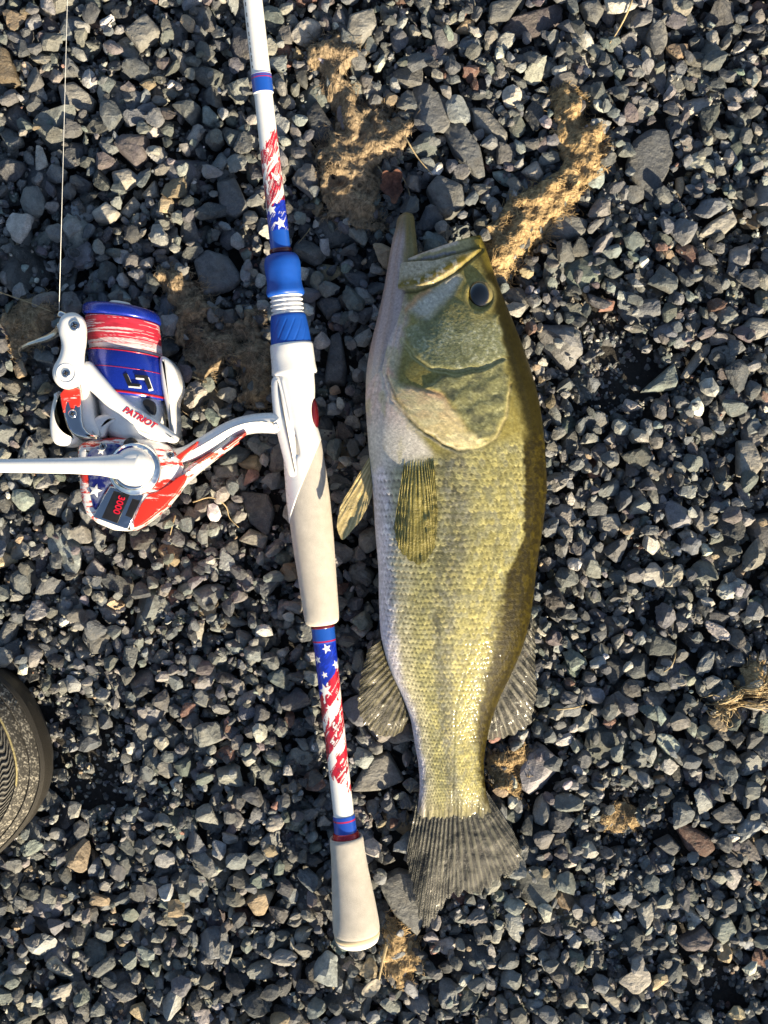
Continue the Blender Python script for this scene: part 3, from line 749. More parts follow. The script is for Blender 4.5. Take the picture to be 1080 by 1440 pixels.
BACK = [(690,372),(700,440),(708,490),(720,525),(730,565),(735,605),(736,660),(737,720),(734,760),(718,795),(706,830),(699,870),(690,910),(682,955),(673,985),(669,1010),(668,1040),(670,1080),(678,1120)]
BKY = np.array([p[1] for p in BACK], float); BKX = np.array([p[0] for p in BACK], float)
LY = np.array([s[0][1] for s in FST], float); LX = np.array([s[0][0] for s in FST], float)
MAXI = [(676,350),(648,358),(610,368),(557,371),(554,388),(562,408),(584,407),(610,398),(640,380),(662,362)]
LIP = [(676,334),(640,337),(600,350),(558,370),(590,372),(640,360),(676,348)]
SUBMAX = [(570,432),(600,412),(640,386),(648,392),(640,408),(622,428),(600,448),(588,444)]
CHEEK = [(568,462),(585,450),(612,440),(640,420),(668,440),(700,446),(712,500),(690,512),(640,521),(604,516),(582,492)]
OPERC = [(600,545),(622,530),(660,526),(708,508),(714,550),(708,585),(694,612),(672,622),(655,600),(640,572),(625,556)]
GILL = [(548,505),(560,540),(588,545),(620,556),(642,580),(656,606),(684,624),(664,632),(638,628),(606,610),(576,585),(556,555),(545,525)]
def blend(C, m, c): return C*(1-m[:, None])+np.asarray(c)*m[:, None]
def fish_paint(px, py, top, arc, axi):
    n = len(px)
    lx = np.interp(py, LY, LX); bx = np.interp(py, BKY, BKX)
    bx = bx + 7*(fbm(px/9, py/6, 3, 71)-.5)
    q = (px-lx)/np.maximum(bx-lx, 1)
    mot = fbm(px/16, py/22, 4, 5); sp = noise2(px/3.0, py/3.0, 8)
    C = np.tile(np.array((.56, .53, .47)), (n, 1))
    C = blend(C, sstep(.05, .17, q+.10*(mot-.5)), (.40, .37, .20))
    C = blend(C, sstep(.18, .34, q+.12*(mot-.5)), (.285, .265, .10))
    C = blend(C, sstep(.40, .50, q)*(1-sstep(.60, .70, q))*sstep(.18, .45, mot)*.9, (.14, .135, .085))
    st_ = np.exp(-((q-.50)/.075)**2)*sstep(.42, .56, fbm(px/11, py/17, 3, 301)); C = blend(C, st_*.85, (.07, .07, .04))
    C = blend(C, sstep(.62, .80, q)*.8, (.25, .225, .07))
    C = blend(C, sstep(.45, .75, fbm(px/9, py/11, 3, 15))*sstep(.2, .4, q)*.45, (.20, .195, .09))
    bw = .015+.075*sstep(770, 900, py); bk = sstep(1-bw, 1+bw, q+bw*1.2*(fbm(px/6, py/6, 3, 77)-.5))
    # scales
    pu, pv = 3.5, 3.0
    arc = arc+.9*(fbm(px/40, py/40, 2, 81)-.5)*4; axi = axi+.9*(fbm(px/35, py/35, 2, 83)-.5)*4
    loc = np.interp(py, [620, 760, 950, 1140], [1.15, 1.08, .86, .58])*(1+.25*(fbm(px/60, py/60, 2, 181)-.5))
    ga_ = np.linspace(0, 420, 421); gp_ = np.interp(331+ga_/.43, [620, 760, 950, 1140], [1.15, 1.08, .86, .58]); cu_ = np.concatenate([[0], np.cumsum(1/(pu*gp_[1:]))])
    u = np.interp(axi, ga_, cu_); v = arc/(pv*np.interp(331+axi/.43, [620, 760, 950, 1140], [1.15, 1.08, .86, .58])); best = np.full(n, 9.0)
    own = np.zeros(n); fd = np.zeros(n)
    for di in (1, 0, -1):
        i = np.floor(u)+di; vv = v+.5*(np.mod(i, 2)); fv = vv-np.floor(vv)-.5
        e = i+.95*np.sqrt(np.clip(1-(1.55*fv)**2, 0.02, 1))-u+.25*hash3(i.astype(np.int64), np.floor(vv).astype(np.int64), np.zeros(n, np.int64), 4)*.4
        m = e > 0; best = np.where(m, e, best); fd = np.where(m, fv, fd); own = np.where(m, hash3(i.astype(np.int64), np.floor(vv).astype(np.int64), np.ones(n, np.int64), 6), own)
    e = np.clip(best, 0, 1.3)
    scale_on = sstep(618, 655, py+.25*(px-620))*(1-sstep(1130, 1150, py))*sstep(-.02, .10, q)
    relief = (.12+.26*fbm(px/45, py/45, 2, 311))*(1-e/1.2)+.04*(1-(2*fd)**2)+.16*(own-.5)+.10*(sp-.5)
    sc = (1-.50*sstep(.55, 1.0, e))*(.74+.48*own)
    dark = sstep(.55, .9, e)*sstep(.12, .25, q)*(1-sstep(.55, .75, q))*sstep(.35, .65, fbm(px/30, py/40, 2, 44)+.12)
    C = C*(1-scale_on[:, None]*(1-sc[:, None]))
    own2 = np.mod(own*7.31, 1.0)
    C = blend(C, scale_on*sstep(.72, .8, own2)*sstep(.15, .4, q)*.38, (.17, .175, .12))
    C = blend(C, scale_on*sstep(.28, .2, own2)*sstep(.15, .4, q)*.32*(1-sstep(.4, .8, e)), (.42, .37, .12))
    C = blend(C, scale_on*sstep(.76, .92, noise2(px/1.6, py/1.6, 141))*sstep(.12, .3, q)*.55, (.44, .40, .16))
    C = blend(C, scale_on*sstep(.76, .92, noise2(px/1.9, py/1.9, 143))*sstep(.2, .4, q)*.6, (.07, .07, .035))
    C = blend(C, sstep(.55, .75, fbm(px/7, py/9, 3, 115))*sstep(.15, .35, q)*.5, (.12, .12, .055))
    C = blend(C, scale_on*dark*.75, (.075, .075, .035))
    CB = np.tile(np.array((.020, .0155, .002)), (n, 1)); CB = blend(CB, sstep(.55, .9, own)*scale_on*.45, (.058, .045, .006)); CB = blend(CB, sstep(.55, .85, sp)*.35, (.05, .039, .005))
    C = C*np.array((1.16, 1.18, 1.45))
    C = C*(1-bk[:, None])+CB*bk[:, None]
    disp = scale_on*relief*(1-.4*bk)
    # lateral line
    ll = np.interp(py, [640, 720, 800, 900, 1000, 1130], [700, 705, 690, 665, 640, 636])
    lm = np.exp(-((px-ll)/1.6)**2)*scale_on; C = blend(C, lm*.45, (.13, .13, .08)); disp -= .25*lm
    # ---------------- head
    hd = 1-sstep(622, 648, py+.22*(px-640)); hd *= top
    HC = np.tile(np.array((.18, .155, .045)), (n, 1))
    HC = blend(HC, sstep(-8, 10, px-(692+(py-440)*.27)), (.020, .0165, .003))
    HC = blend(HC, sstep(.4, .75, fbm(px/5, py/5, 3, 61))*.5*sstep(12, -6, px-(692+(py-440)*.27)), (.24, .22, .08))
    thr = seg_dist(px, py, [(545,400),(528,470),(516,540),(518,600),(524,660)])
    wr = np.sin((px+.22*py+6*fbm(px/30, py/60, 3, 3))*.75)
    tx = np.interp(py, [340, 400, 450, 500, 560, 600, 640], [585, 566, 572, 560, 552, 580, 610])
    TH = sstep(9, -9, px-tx)
    THC = np.tile(np.array((.50, .40, .35)), (n, 1)); THC = blend(THC, sstep(-.2, .9, wr)*.45, (.42, .29, .23)); THC = blend(THC, sstep(560, 620, py), (.50, .47, .40)); THC = blend(THC, sstep(.55, .75, fbm(px/12, py/30, 3, 91))*.6, (.40, .36, .19))
    HC = HC*(1-TH[:, None])+THC*TH[:, None]
    hd_d = TH*.30*wr*sstep(520, 460, py)
    opx, opy = px, py
    px = px+7*(fbm(opx/13, opy/13, 3, 201)-.5); py = py+7*(fbm(opx/13, opy/13, 3, 207)-.5)
    def zone(poly, soft, col, amt=1.0): return sstep(-soft, soft, sdf(px, py, poly))*amt, col
    s1 = sdf(px, py, CHEEK); m = sstep(-4, 4, s1)
    CC = np.tile(np.array((.20, .205, .105)), (n, 1)); CC = blend(CC, sstep(.5, .95, .6*noise2(px/1.7, py/1.7, 12)+.5*noise2(px/4, py/4, 19)), (.36, .37, .25)); CC = blend(CC, sstep(470, 440, py)*.7, (.20, .17, .05)); CC = blend(CC, sstep(.5, .7, fbm(px/14, py/14, 3, 22))*.7, (.115, .125, .06))
    HC = HC*(1-m[:, None])+CC*m[:, None]; hd_d += .55*sstep(-3, 5, s1)+.22*m*(noise2(px/2.0, py/2.0, 12)-.5)
    s2 = sdf(px, py, OPERC); m = sstep(-7, 7, s2)
    OC = np.tile(np.array((.15, .15, .07)), (n, 1)); OC = blend(OC, sstep(.5, .95, .6*noise2(px/1.8, py/1.8, 13)+.5*noise2(px/5, py/4, 29)), (.25, .25, .13)); OC = blend(OC, sstep(.5, .7, fbm(px/12, py/10, 3, 23))*.8, (.065, .07, .045))
    HC = HC*(1-m[:, None])+OC*m[:, None]; hd_d += 1.2*sstep(-4, 3, s2)+.22*m*(noise2(px/2.4, py/2.4, 14)-.5)+.5*m*np.sin((px*.35+py*.8)*.28+3*fbm(px/15, py/15, 2, 52))*.5
    s3 = sdf(px, py, GILL); m = sstep(-5, 6, s3)*.92
    GC = np.tile(np.array((.50, .37, .23)), (n, 1)); GC = blend(GC, sstep(545, 625, py)*.8, (.46, .41, .19)); GC = blend(GC, sstep(.4, .7, fbm(px/18, py/9, 3, 24)), (.50, .45, .26)); GC = blend(GC, sstep(.45, .7, fbm((px+py)/26, (px-py)/5, 3, 27))*.7, (.40, .34, .20)); GC = blend(GC, sstep(.5, .7, fbm(px/7, py/7, 3, 28))*.4, (.26, .23, .13)); GC = blend(GC, sstep(10, 0, seg_dist(px, py, [(548,520),(590,543),(630,560)])), (.52, .30, .19))
    HC = HC*(1-m[:, None])+GC*m[:, None]; hd_d += 1.0*sstep(-4, 4, s3)+.35*m*(fbm((px+py)/30, (px-py)/4, 3, 27)-.5)*2
    GC2 = 1
    # preopercle groove with a pale edge
    d = seg_dist(px, py, [(566,478),(582,502),(605,519),(640,525),(690,516),(708,507)]); hd_d -= .5*np.exp(-(d/2.6)**2); HC = blend(HC, np.exp(-((d-2.2)/1.4)**2)*.55, (.36, .34, .17))
    d = seg_dist(px, py, [(716,545),(710,588),(696,616),(676,628)]); HC = blend(HC, np.exp(-(d/2.2)**2)*.5, (.38, .36, .19)); hd_d += .5*np.exp(-(d/2.5)**2)
    d = seg_dist(px, py, [(540,470),(535,520),(548,560),(585,600),(640,634),(668,634)]); hd_d -= .5*np.exp(-(d/2)**2); HC = blend(HC, np.exp(-((d-3)/2)**2)*.5, (.52, .48, .36))
    # pale hollow under the upper jaw
    s4 = sdf(px, py, SUBMAX); m = sstep(-8, 7, s4); HC = blend(HC, m*.9*(.7+.5*fbm((px+py)/20, (px-py)/4, 3, 64)), (.46, .44, .37)); hd_d -= .7*sstep(-4, 6, s4)
    d = seg_dist(px, py, [(570,436),(586,418),(602,408)]); HC = blend(HC, np.exp(-(d/4)**2)*.8, (.45, .25, .11))
    # upper jaw plate and lip
    s5 = sdf(px, py, LIP); m = sstep(-2, 3, s5); LC = np.tile(np.array((.30, .26, .13)), (n, 1)); LC = blend(LC, sstep(6, 2, seg_dist(px, py, [(560,368),(600,352),(640,341)])), (.48, .40, .32)); LC = blend(LC, sstep(655, 676, px), (.15, .12, .02))
    LC = blend(LC, np.exp(-(seg_dist(px, py, [(588,367),(612,360),(640,354)])/2.2)**2)*.8, (.16, .16, .20))
    HC = HC*(1-m[:, None])+LC*m[:, None]; hd_d += .4*m
    px = opx+2*(fbm(opx/13, opy/13, 3, 201)-.5); py = opy+2*(fbm(opx/13, opy/13, 3, 207)-.5)
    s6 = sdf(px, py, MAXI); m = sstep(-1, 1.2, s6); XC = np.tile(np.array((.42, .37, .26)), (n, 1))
    cr = np.exp(-((s6+3.0)/1.8)**2); HC = blend(HC, cr*.7, (.10, .075, .025)); hd_d -= .9*cr  # fold below the jaw plate: brownish skin, its shading painted into the colour
    band = np.exp(-(seg_dist(px, py, [(566,402),(590,398),(620,384),(650,366)])/8)**2)*sstep(.25, .5, fbm(px/5, py/5, 3, 33)); XC = blend(XC, band, (.17, .125, .012)); XC = blend(XC, sstep(.62, .8, noise2(px/2, py/2, 411))*.35, (.16, .13, .06)); XC = blend(XC, sstep(640, 665, px)*.8, (.17, .135, .02))
    HC = HC*(1-m[:, None])+XC*m[:, None]; hd_d += 2.1*sstep(-1.6, 1.6, s6)+.3*np.exp(-(seg_dist(px, py, [(566,401),(600,393),(640,372)])/5)**2)
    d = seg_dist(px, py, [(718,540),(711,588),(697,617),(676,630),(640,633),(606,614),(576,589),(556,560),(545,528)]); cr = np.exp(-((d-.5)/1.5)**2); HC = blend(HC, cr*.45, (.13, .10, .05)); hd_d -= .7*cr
    px, py = opx, opy
    # olive snout, eye socket
    m = sstep(12, -2, seg_dist(px, py, [(672,338),(690,375)]))*.8; HC = blend(HC, m, (.15, .12, .02))
    de = np.hypot(px-675, (py-417)*.88); hd_d += .35*np.exp(-((de-21)/4)**2)-2.2*sstep(19, 13, de); HC = blend(HC, np.exp(-((de-20)/3)**2)*.6, (.24, .21, .08))
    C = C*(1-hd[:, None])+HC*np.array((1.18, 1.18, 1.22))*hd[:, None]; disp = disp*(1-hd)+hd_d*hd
    # root of the tail
    m = sstep(1112, 1150, py+10*(noise2(px/4, px*0, 5)-.5)); C = blend(C, m*.85, (.13, .12, .07)); C = blend(C, m*sstep(.5, .8, noise2(px/2.2, py/18, 55))*.8, (.05, .05, .04)); disp += m*.35*(noise2(px/2.6, py/25, 56)-.5)
    C *= (.80+.40*sp)[:, None]*(.9+.2*rng.random(n))[:, None]
    return np.clip(C, .003, .8), disp
def loft_fish(stations, ns, nt, nb, paint_top=True, power=.92):
    LR = np.array([[*s[0], *s[1], s[2], s[3]] for s in stations], float)
    r_ = resample(np.column_stack([LR, np.zeros(len(LR))]), ns)
    Lp, Rp, b, cz = r_[:, :2], r_[:, 2:4], r_[:, 4]*.001, r_[:, 5]*.001
    A = P(Lp[:, 0], Lp[:, 1], cz); B = P(Rp[:, 0], Rp[:, 1], cz)
    th = np.concatenate([np.linspace(0, np.pi, nt), np.linspace(np.pi, 2*np.pi, nb+2)[1:-1]])
    # belly side rounder than the back
    t = (1-np.cos(th))/2; sn = np.sin(th); zz = np.sign(sn)*np.abs(sn)**power
    zz = zz*np.where(sn > 0, 1+.05*np.cos(th), .93)
    V = A[:, None, :]*(1-t)[None, :, None]+B[:, None, :]*t[None, :, None]
    V[..., 2] += b[:, None]*zz[None]
    return V, th
def normals_grid(V):
    du = np.gradient(V, axis=0); dv = np.roll(V, -1, 1)-np.roll(V, 1, 1)
    n = np.cross(du, dv); n /= np.linalg.norm(n, axis=2)[..., None]+1e-15
    return n
ns, nt, nb = 620, 205, 40
V, th = loft_fish(FST, ns, nt, nb)
N = normals_grid(V)
if N[ns//2, nt//2, 2] < 0: N = -N
px, py = proj(V)
arc = np.concatenate([np.zeros((ns, 1)), np.cumsum(np.linalg.norm(np.diff(V, axis=1), axis=2), axis=1)], 1)*1000
mid = arc[:, nt//2][:, None]; arc = arc-mid
axi = np.concatenate([[0], np.cumsum(np.linalg.norm(np.diff(V[:, nt//2], axis=0), axis=1))])[:, None]*1000+np.zeros_like(arc)
top = (np.arange(V.shape[1])[None] < nt).astype(float)+np.zeros_like(arc)
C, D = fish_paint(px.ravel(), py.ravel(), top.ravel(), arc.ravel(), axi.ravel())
fade = np.ones(ns); fade[:6] = np.linspace(0, 1, 6)
D = D.reshape(ns, -1)*fade[:, None]*np.where(np.arange(V.shape[1])[None] < nt, 1, .3)
V2 = V+N*D[..., None]*.001
wgt = sstep(ns-40, ns-1, np.arange(ns))[:, None]; V2[..., 1] += wgt*.0055*(fbm(V[..., 0]*420, V[..., 2]*0, 3, 57)-.5)
nv = V.shape[1]
# rolled lip and closed tail end
inner = V2[0].mean(0)+(V2[0]-V2[0].mean(0))*.90; inner[:, 1] -= .0025
inner2 = V2[0].mean(0)+(V2[0]-V2[0].mean(0))*.70; inner2[:, 1] -= .013
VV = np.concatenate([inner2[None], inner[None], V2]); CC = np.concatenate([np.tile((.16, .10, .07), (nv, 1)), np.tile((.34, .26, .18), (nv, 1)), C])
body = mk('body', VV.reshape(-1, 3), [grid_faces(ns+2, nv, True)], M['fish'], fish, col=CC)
fix_normals(body)
c = V2[0].mean(0); ring = inner2.copy(); lin = np.concatenate([ring+[0, .0003, 0], (c+(ring-c)*.4+np.array([0, -.010, 0])), (c+np.array([0, -.012, 0]))[None]])
n_ = len(ring); j = np.arange(n_)
mk('mouth_lining', lin, [grid_faces(2, n_, True), np.stack([n_+j, n_+(j+1) % n_, np.full(n_, 2*n_)], 1)], M['mouth'], fish)
# surface height lookup for fins and eye
SZ = {}
tpx, tpy, tz = px[:, :nt].ravel(), py[:, :nt].ravel(), V2[:, :nt, 2].ravel()
key = (tpx//4).astype(int)*1000+(tpy//4).astype(int)
ordr = np.argsort(tz); SZ = dict(zip(key[ordr].tolist(), tz[ordr].tolist()))
def surf(x, y): 
    return np.array([SZ.get(int(a//4)*1000+int(b//4), .02) for a, b in zip(np.ravel(x), np.ravel(y))]).reshape(np.shape(x))
# lower jaw
JST = [((567,300),(574,299),2,15),((561,305),(580,302),5,15.5),((556,322),(584,322),8,16.5),((550,347),(587,350),9.5,18),((545,376),(590,380),11,19.5),((539,410),(592,415),13.5,21.5),((530,450),(588,452),15.5,24.5),((520,492),(578,492),17,28),((515,528),(566,528),16,31),((514,556),(552,556),9,32)]
JV, th2 = loft_fish(JST, 200, 80, 24); JN = normals_grid(JV)
if JN[100, 40, 2] < 0: JN = -JN
jx, jy = proj(JV); jx = jx.ravel(); jy = jy.ravel()
jl = np.interp(jy, [300, 350, 450, 556], [565, 550, 530, 514]); jr = np.interp(jy, [300, 350, 450, 556], [577, 587, 590, 560]); qq = (jx-jl)/(jr-jl)
wr = np.sin(qq*22+2.5*fbm(jx/20, jy/60, 3, 7))
JC = np.tile(np.array((.50, .39, .36)), (len(jx), 1)); JC = blend(JC, sstep(-.2, .8, wr)*.5, (.38, .26, .21)); JC = blend(JC, sstep(.35, .7, qq+.3*(fbm(jx/8, jy/30, 3, 9)-.5))*sstep(430, 380, jy), (.24, .20, .09)); JC = blend(JC, sstep(345, 308, jy)*.8, (.17, .13, .05)); JC = blend(JC, sstep(480, 545, jy), (.50, .44, .38))
JD = .45*wr*sstep(.02, .2, qq)*(1-sstep(.85, 1, qq))*sstep(300, 330, jy)*(1-sstep(520, 556, jy))
JV = JV+JN*JD.reshape(JV.shape[:2])[..., None]*.001
jaw = mk('lower_jaw', np.concatenate([JV.reshape(-1, 3)]), [grid_faces(200, JV.shape[1], True)], M['fish'], fish, col=JC); fix_normals(jaw)
# eye
ez = float(surf(np.array([665.]), np.array([417.]))[0]); ec = P(675, 417, ez-.0043)
eu = np.linspace(0, np.pi, 40); ev = np.linspace(0, 2*np.pi, 64, endpoint=False)
EV = np.stack([np.sin(eu)[:, None]*np.cos(ev)*.0083, np.sin(eu)[:, None]*np.sin(ev)*.0097, np.cos(eu)[:, None]*.0062+0*ev], -1)
tq = R(22); EV = np.stack([EV[..., 0]*math.cos(tq)+EV[..., 2]*math.sin(tq), EV[..., 1], -EV[..., 0]*math.sin(tq)+EV[..., 2]*math.cos(tq)], -1)+ec
ex, ey = proj(EV); ex = ex.ravel(); ey = ey.ravel()
de = np.hypot((ex-672.5)/.92, (ey-414)/1.05); EC = np.tile(np.array((.22, .19, .08)), (len(ex), 1)); EC = blend(EC, sstep(17.6, 16.6, de), (.05, .028, .012)); EC = blend(EC, sstep(16.2, 15.2, de), (.003, .004, .006))
eye = mk('eye', EV.reshape(-1, 3), [grid_faces(40, 64, True)], M['eye'], fish, col=EC); fix_normals(eye)
def fin(name, base, tip, nr, cray, cmem, amem, corr=.45, nu=30, zfun=None, ragged=.05, thick=.0005, blot=.3, seed=1, arch=0.):
    nvv = nr*6+1
    b = resample(base, nvv); t = resample(tip, nvv); u = np.linspace(0, 1, nu); v = np.linspace(0, 1, nvv)
    rg = 1+ragged*(noise2(v*nr*1.3, v*0+seed, seed)-.6)-ragged*.7*(1-np.abs(np.sin(v*nr*np.pi)))
    uu = u[:, None]*rg[None]
    G = b[None]*(1-uu[..., None])+t[None]*uu[..., None]
    ray = .5+.5*np.cos(v*nr*2*np.pi)                       # 1 on a ray
    kb = sstep(.40, .85, u[:, None]+.25*(noise2(v*nr, v*0, seed+7)-.5)[None]); ray2 = ray[None]*(1-kb)+(.5+.5*np.cos(v*nr*4*np.pi))[None]*kb; ray2 = np.clip(ray2*(.6+.8*noise2(v*nr*.9, v*0, seed+8))[None], 0, 1)    # rays branch
    z = G[..., 2]*.001 if zfun is None else zfun(G[..., 0], G[..., 1], u[:, None]+0*v)
    z = z + corr*.001*(ray2-.5)*sstep(0, .12, u)[:, None]*(1-.3*u[:, None]) + arch*.001*np.sin(np.pi*u)[:, None]
    z = z + .0030*(fbm(G[..., 0]/20, G[..., 1]/20, 3, seed+3)-.5)*sstep(.05, .4, u)[:, None]
    VV = P(G[..., 0], G[..., 1], 0); zc = float(np.mean(z)); VV = P(G[..., 0], G[..., 1], zc); VV[..., 2] = z
    k = sstep(.35, .8, ray2); bl_ = sstep(.45, .7, fbm(G[..., 0]/9, G[..., 1]/12, 3, seed+5))*blot
    Cc = np.array(cmem)*(1-k[..., None])+np.array(cray)*k[..., None]; Cc = Cc*(1-bl_[..., None]*.7)
    al = amem+(1-amem)*np.maximum(k, sstep(.35, 0, u)[:, None]); Cc = np.concatenate([Cc, al[..., None]], 2).reshape(-1, 4)
    VV = VV.reshape(-1, 3); Vb = VV-np.array([0, 0, thick]); F = grid_faces(nu, nvv)
    o = mk(name, np.concatenate([VV, Vb]), np.concatenate([F, F[:, ::-1]+len(VV)]), M['fin'], fish, col=np.concatenate([Cc, Cc]))
    return o
on_body = lambda x, y, u: surf(x, y)+.0012+.0022*u
fin('pectoral_fin', [(571,634,0),(588,628,0),(608,628,0)], [(554,742,0),(559,768,0),(574,789,0),(592,793,0),(606,783,0),(613,755,0),(615,715,0)], 13, (.30, .26, .085), (.17, .145, .03), .93, .5, 40, lambda x, y, u: np.maximum(surf(x, y), surf(x, y-8))-.0009+.0020*sstep(0, .45, u), .03, blot=.1, seed=21)
fin('pelvic_fin', [(519,642,36),(522,650,36),(526,667,34)], [(497,680,44),(478,716,50),(475,742,53),(481,758,53),(500,742,50),(513,722,45),(522,700,40)], 6, (.62, .50, .26), (.46, .37, .17), .92, .7, 30, None, .03, blot=.1, seed=22)
fin('pelvic_fin', [(522,668,26),(526,684,26)], [(525,720,24),(529,755,22),(533,775,22)], 4, (.52, .40, .26), (.40, .31, .2), .92, .4, 24, None, .03, blot=.1, seed=23)
fin('anal_fin', [(541,896,27),(553,940,24),(570,978,20),(580,1002,17)], [(517,912,33),(504,965,30),(504,1003,26),(519,1029,20),(543,1042,15),(565,1034,13),(575,1016,15)], 15, (.085, .076, .036), (.022, .021, .013), .80, .5, 40, None, .06, blot=.5, seed=24, arch=3)
fin('dorsal_fin', [(743,860,30),(727,925,25),(706,972,21),(690,1012,17)], [(749,868,29),(754,930,20),(755,1000,11),(744,1030,9),(715,1044,8),(687,1047,10)], 14, (.115, .11, .085), (.022, .023, .021), .5, .8, 40, None, .10, blot=.45, seed=25, arch=2)
fin('tail_fin', [(588,1116,11),(605,1122,12.5),(640,1124,13),(665,1120,12.5),(684,1112,11)], [(571,1205,9),(582,1262,8),(599,1312,7),(617,1290,6),(641,1264,7),(668,1262,6.5),(703,1244,6),(738,1220,5),(727,1178,6)], 21, (.085, .083, .06), (.026, .028, .028), .66, .55, 70, None, .07, blot=.5, seed=26, arch=1.5)
print('fish', round(time.time()-T0, 1))

# ------------------------------------------------------------------ the rod
def rod_x(y): return 355.5+.1116*y
def rod_z(y): return (33+(640-np.asarray(y, float))*.45*.055)*.001
def rod_c(y): return P(rod_x(np.asarray(y, float)), y, rod_z(y))
AX = rod_c(0)-rod_c(1320); AX /= np.linalg.norm(AX)
UPV = np.array([0, 0, 1.])-AX*AX[2]; UPV /= np.linalg.norm(UPV); SIDE = np.cross(AX, UPV); SIDE *= np.sign(SIDE[0])
def rod_lathe(name, ys, rpx, mat, parent, n=72, paint=None, dens=None, shape=None, ends=True):
    ys = np.asarray(ys, float); rpx = np.asarray(rpx, float)
    if dens: yy = np.arange(ys[0], ys[-1]+1e-6, dens); rr = np.interp(yy, ys, rpx)
    else: yy, rr = ys, rpx
    c = rod_c(yy); r = rr*S*(1-c[:, 2]/H)
    a = np.linspace(-np.pi, np.pi, n, endpoint=False)
    rs = r[:, None]*np.ones(n)[None]
    if shape is not None: rs = rs*shape(yy[:, None], a[None])
    V = c[:, None]+rs[..., None]*(np.cos(a)[None, :, None]*UPV+np.sin(a)[None, :, None]*SIDE)
    col = paint(np.repeat(yy, n), np.tile(a, len(yy))*np.repeat(rr, n)) if paint else None
    V = V.reshape(-1, 3); F = [grid_faces(len(yy), n, True)]
    if ends:
        V = np.concatenate([V, c[:1], c[-1:]]); j = np.arange(n); k = len(yy)*n
        F.append(np.concatenate([np.stack([np.full(n, k), j, (j+1) % n], 1), np.stack([np.full(n, k+1), k-n+(j+1) % n, k-n+j], 1)]))
        if col is not None: col = np.concatenate([col, col[:1], col[-1:]])
    return fix_normals(mk(name, V, F, mat, parent, col=col))
rod = thing('fishing_rod', np.append(P(rod_x(1250), 1250, 0)[:2], 0), 'white fishing rod with foam grips and red, white and blue flag print', 'fishing rod')
def star(dy, dx, size, rot):
    a = np.arctan2(dx, -dy)+rot; r = np.hypot(dx, dy)
    k = np.pi/5; a = np.mod(a, 2*k)-k; a = np.abs(a)
    # five-point star: straight edge between tip and inner corner
    R1, R2 = size, size*.42; x = r*np.cos(k-a); y = r*np.sin(k-a)
    tx, ty = R1, 0; ix, iy = R2*math.cos(k), R2*math.sin(k)
    return ((ix-tx)*(y-ty)-(iy-ty)*(x-tx)) > 0
WH, BL, RD = np.array((.80, .80, .78)), np.array((.006, .025, .33)), np.array((.45, .012, .03))
def paint_upper(y, w):
    n = len(y); C = np.tile(WH, (n, 1))
    sc = fbm(w/3, y/20, 3, 2)
    C[(y < 100) & (np.abs(np.abs(w)-11.5) < 1.2) & (noise2(y/3, w*0, 4) > .55) & (w < 0)] = (.08, .07, .08)
    e = y+.9*w
    edge = 186+26*fbm(w/3.0, y*0+1, 3, 8)-1.2*w
    m = (y > edge) & (y < 300)
    stripe = fbm(w/7+y/26, y/13-w/9, 4, 12)
    ph = np.mod((y-.0*w+1.6*w*.7)/52, 1)
    red = m & ((stripe > .36) & ~((ph > .42) & (ph < .66) & (noise2((y+w*1.4)/2.2, (w-y)/30, 5) > .36)))
    C[red] = RD; dk = red & (y > 255) & (stripe < .62); C[dk] = (.20, .012, .03)
    scr = red & (noise2((y+w*2.2)/1.5, (w-y*.6)/16, 15) > .70); C[scr] = (.62, .55, .55)
    bl = (y > 287+8*fbm(w/3, y/30, 2, 6)-.5*w); C[bl] = BL*np.where(noise2((y+w)/2, w/3, 9)[bl] > .6, 1.5, .9)[:, None]
    C[(y > 300) & (y < 330) & (noise2((y+1.3*w)/2.2, (w-y)/14, 18) > .74)] = (.55, .55, .62)
    for (sy, sx, sz) in ((297, -6, 8), (317, 5, 9), (226, 8, 8)): C[star(y-sy, w-sx, sz, .2)] = WH
    b2 = y > 324+3*noise2(w/3, w*0, 3); C[b2] = (.01, .075, .40)
    C[(y > 106) & (y < 131)] = (.01, .075, .40); C[(y > 107.5) & (y < 108.5)] = (.2, .01, .08); C[(y > 110) & (y < 111.6)] = (.40, .01, .06)
    C[y > 350] = (.16, .006, .01)
    return C
def paint_lower(y, w):
    n = len(y); C = np.tile(WH, (n, 1))
    s = y+1.15*w      # diagonal coordinate
    f1 = fbm(w/5+y/30, y/10, 4, 41); scr = noise2((s)/1.7, (y-w)/20, 45)
    lim = 1098+14*(noise2(w/2.2, y*0, 46)-.5)+.9*w
    m = (y > 940) & (y < lim)
    ph = np.mod((s-955)/56, 1); red = m & (ph < .62) & (f1 > .30) & ~(scr > .80)
    red |= m & (f1 > .56) & (scr < .5)
    C[red] = RD; C[red & (f1 < .42)] = (.24, .012, .03); C[m & (scr > .86)] = (.60, .52, .52)
    bl = s < 957+7*(f1-.5); C[bl] = (BL*np.where(noise2((y+w)/2.2, (w-y)/8, 47) > .6, 1.5, .95)[:, None])[bl]
    for (sy, sx, sz) in ((910, 3, 7), (925, -13, 6.5), (934, 15, 6.5), (946, -4, 5), (968, -6, 11), (992, -3, 5.5)): C[star(y-sy, w-sx, sz, .3)] = WH
    C[y < 903] = (.01, .075, .40); C[(y > 899.5) & (y < 901.5)] = (.40, .01, .06); C[y < 882] = (.12, .006, .01)
    C[y > 1146] = (.01, .06, .40); C[(y > 1151.5) & (y < 1153.5)] = (.42, .01, .05)
    return C
rod_lathe('blank', [-1900, -1200, -500, 0], [4, 7.5, 11, 13.3], M['white'], rod, 40)
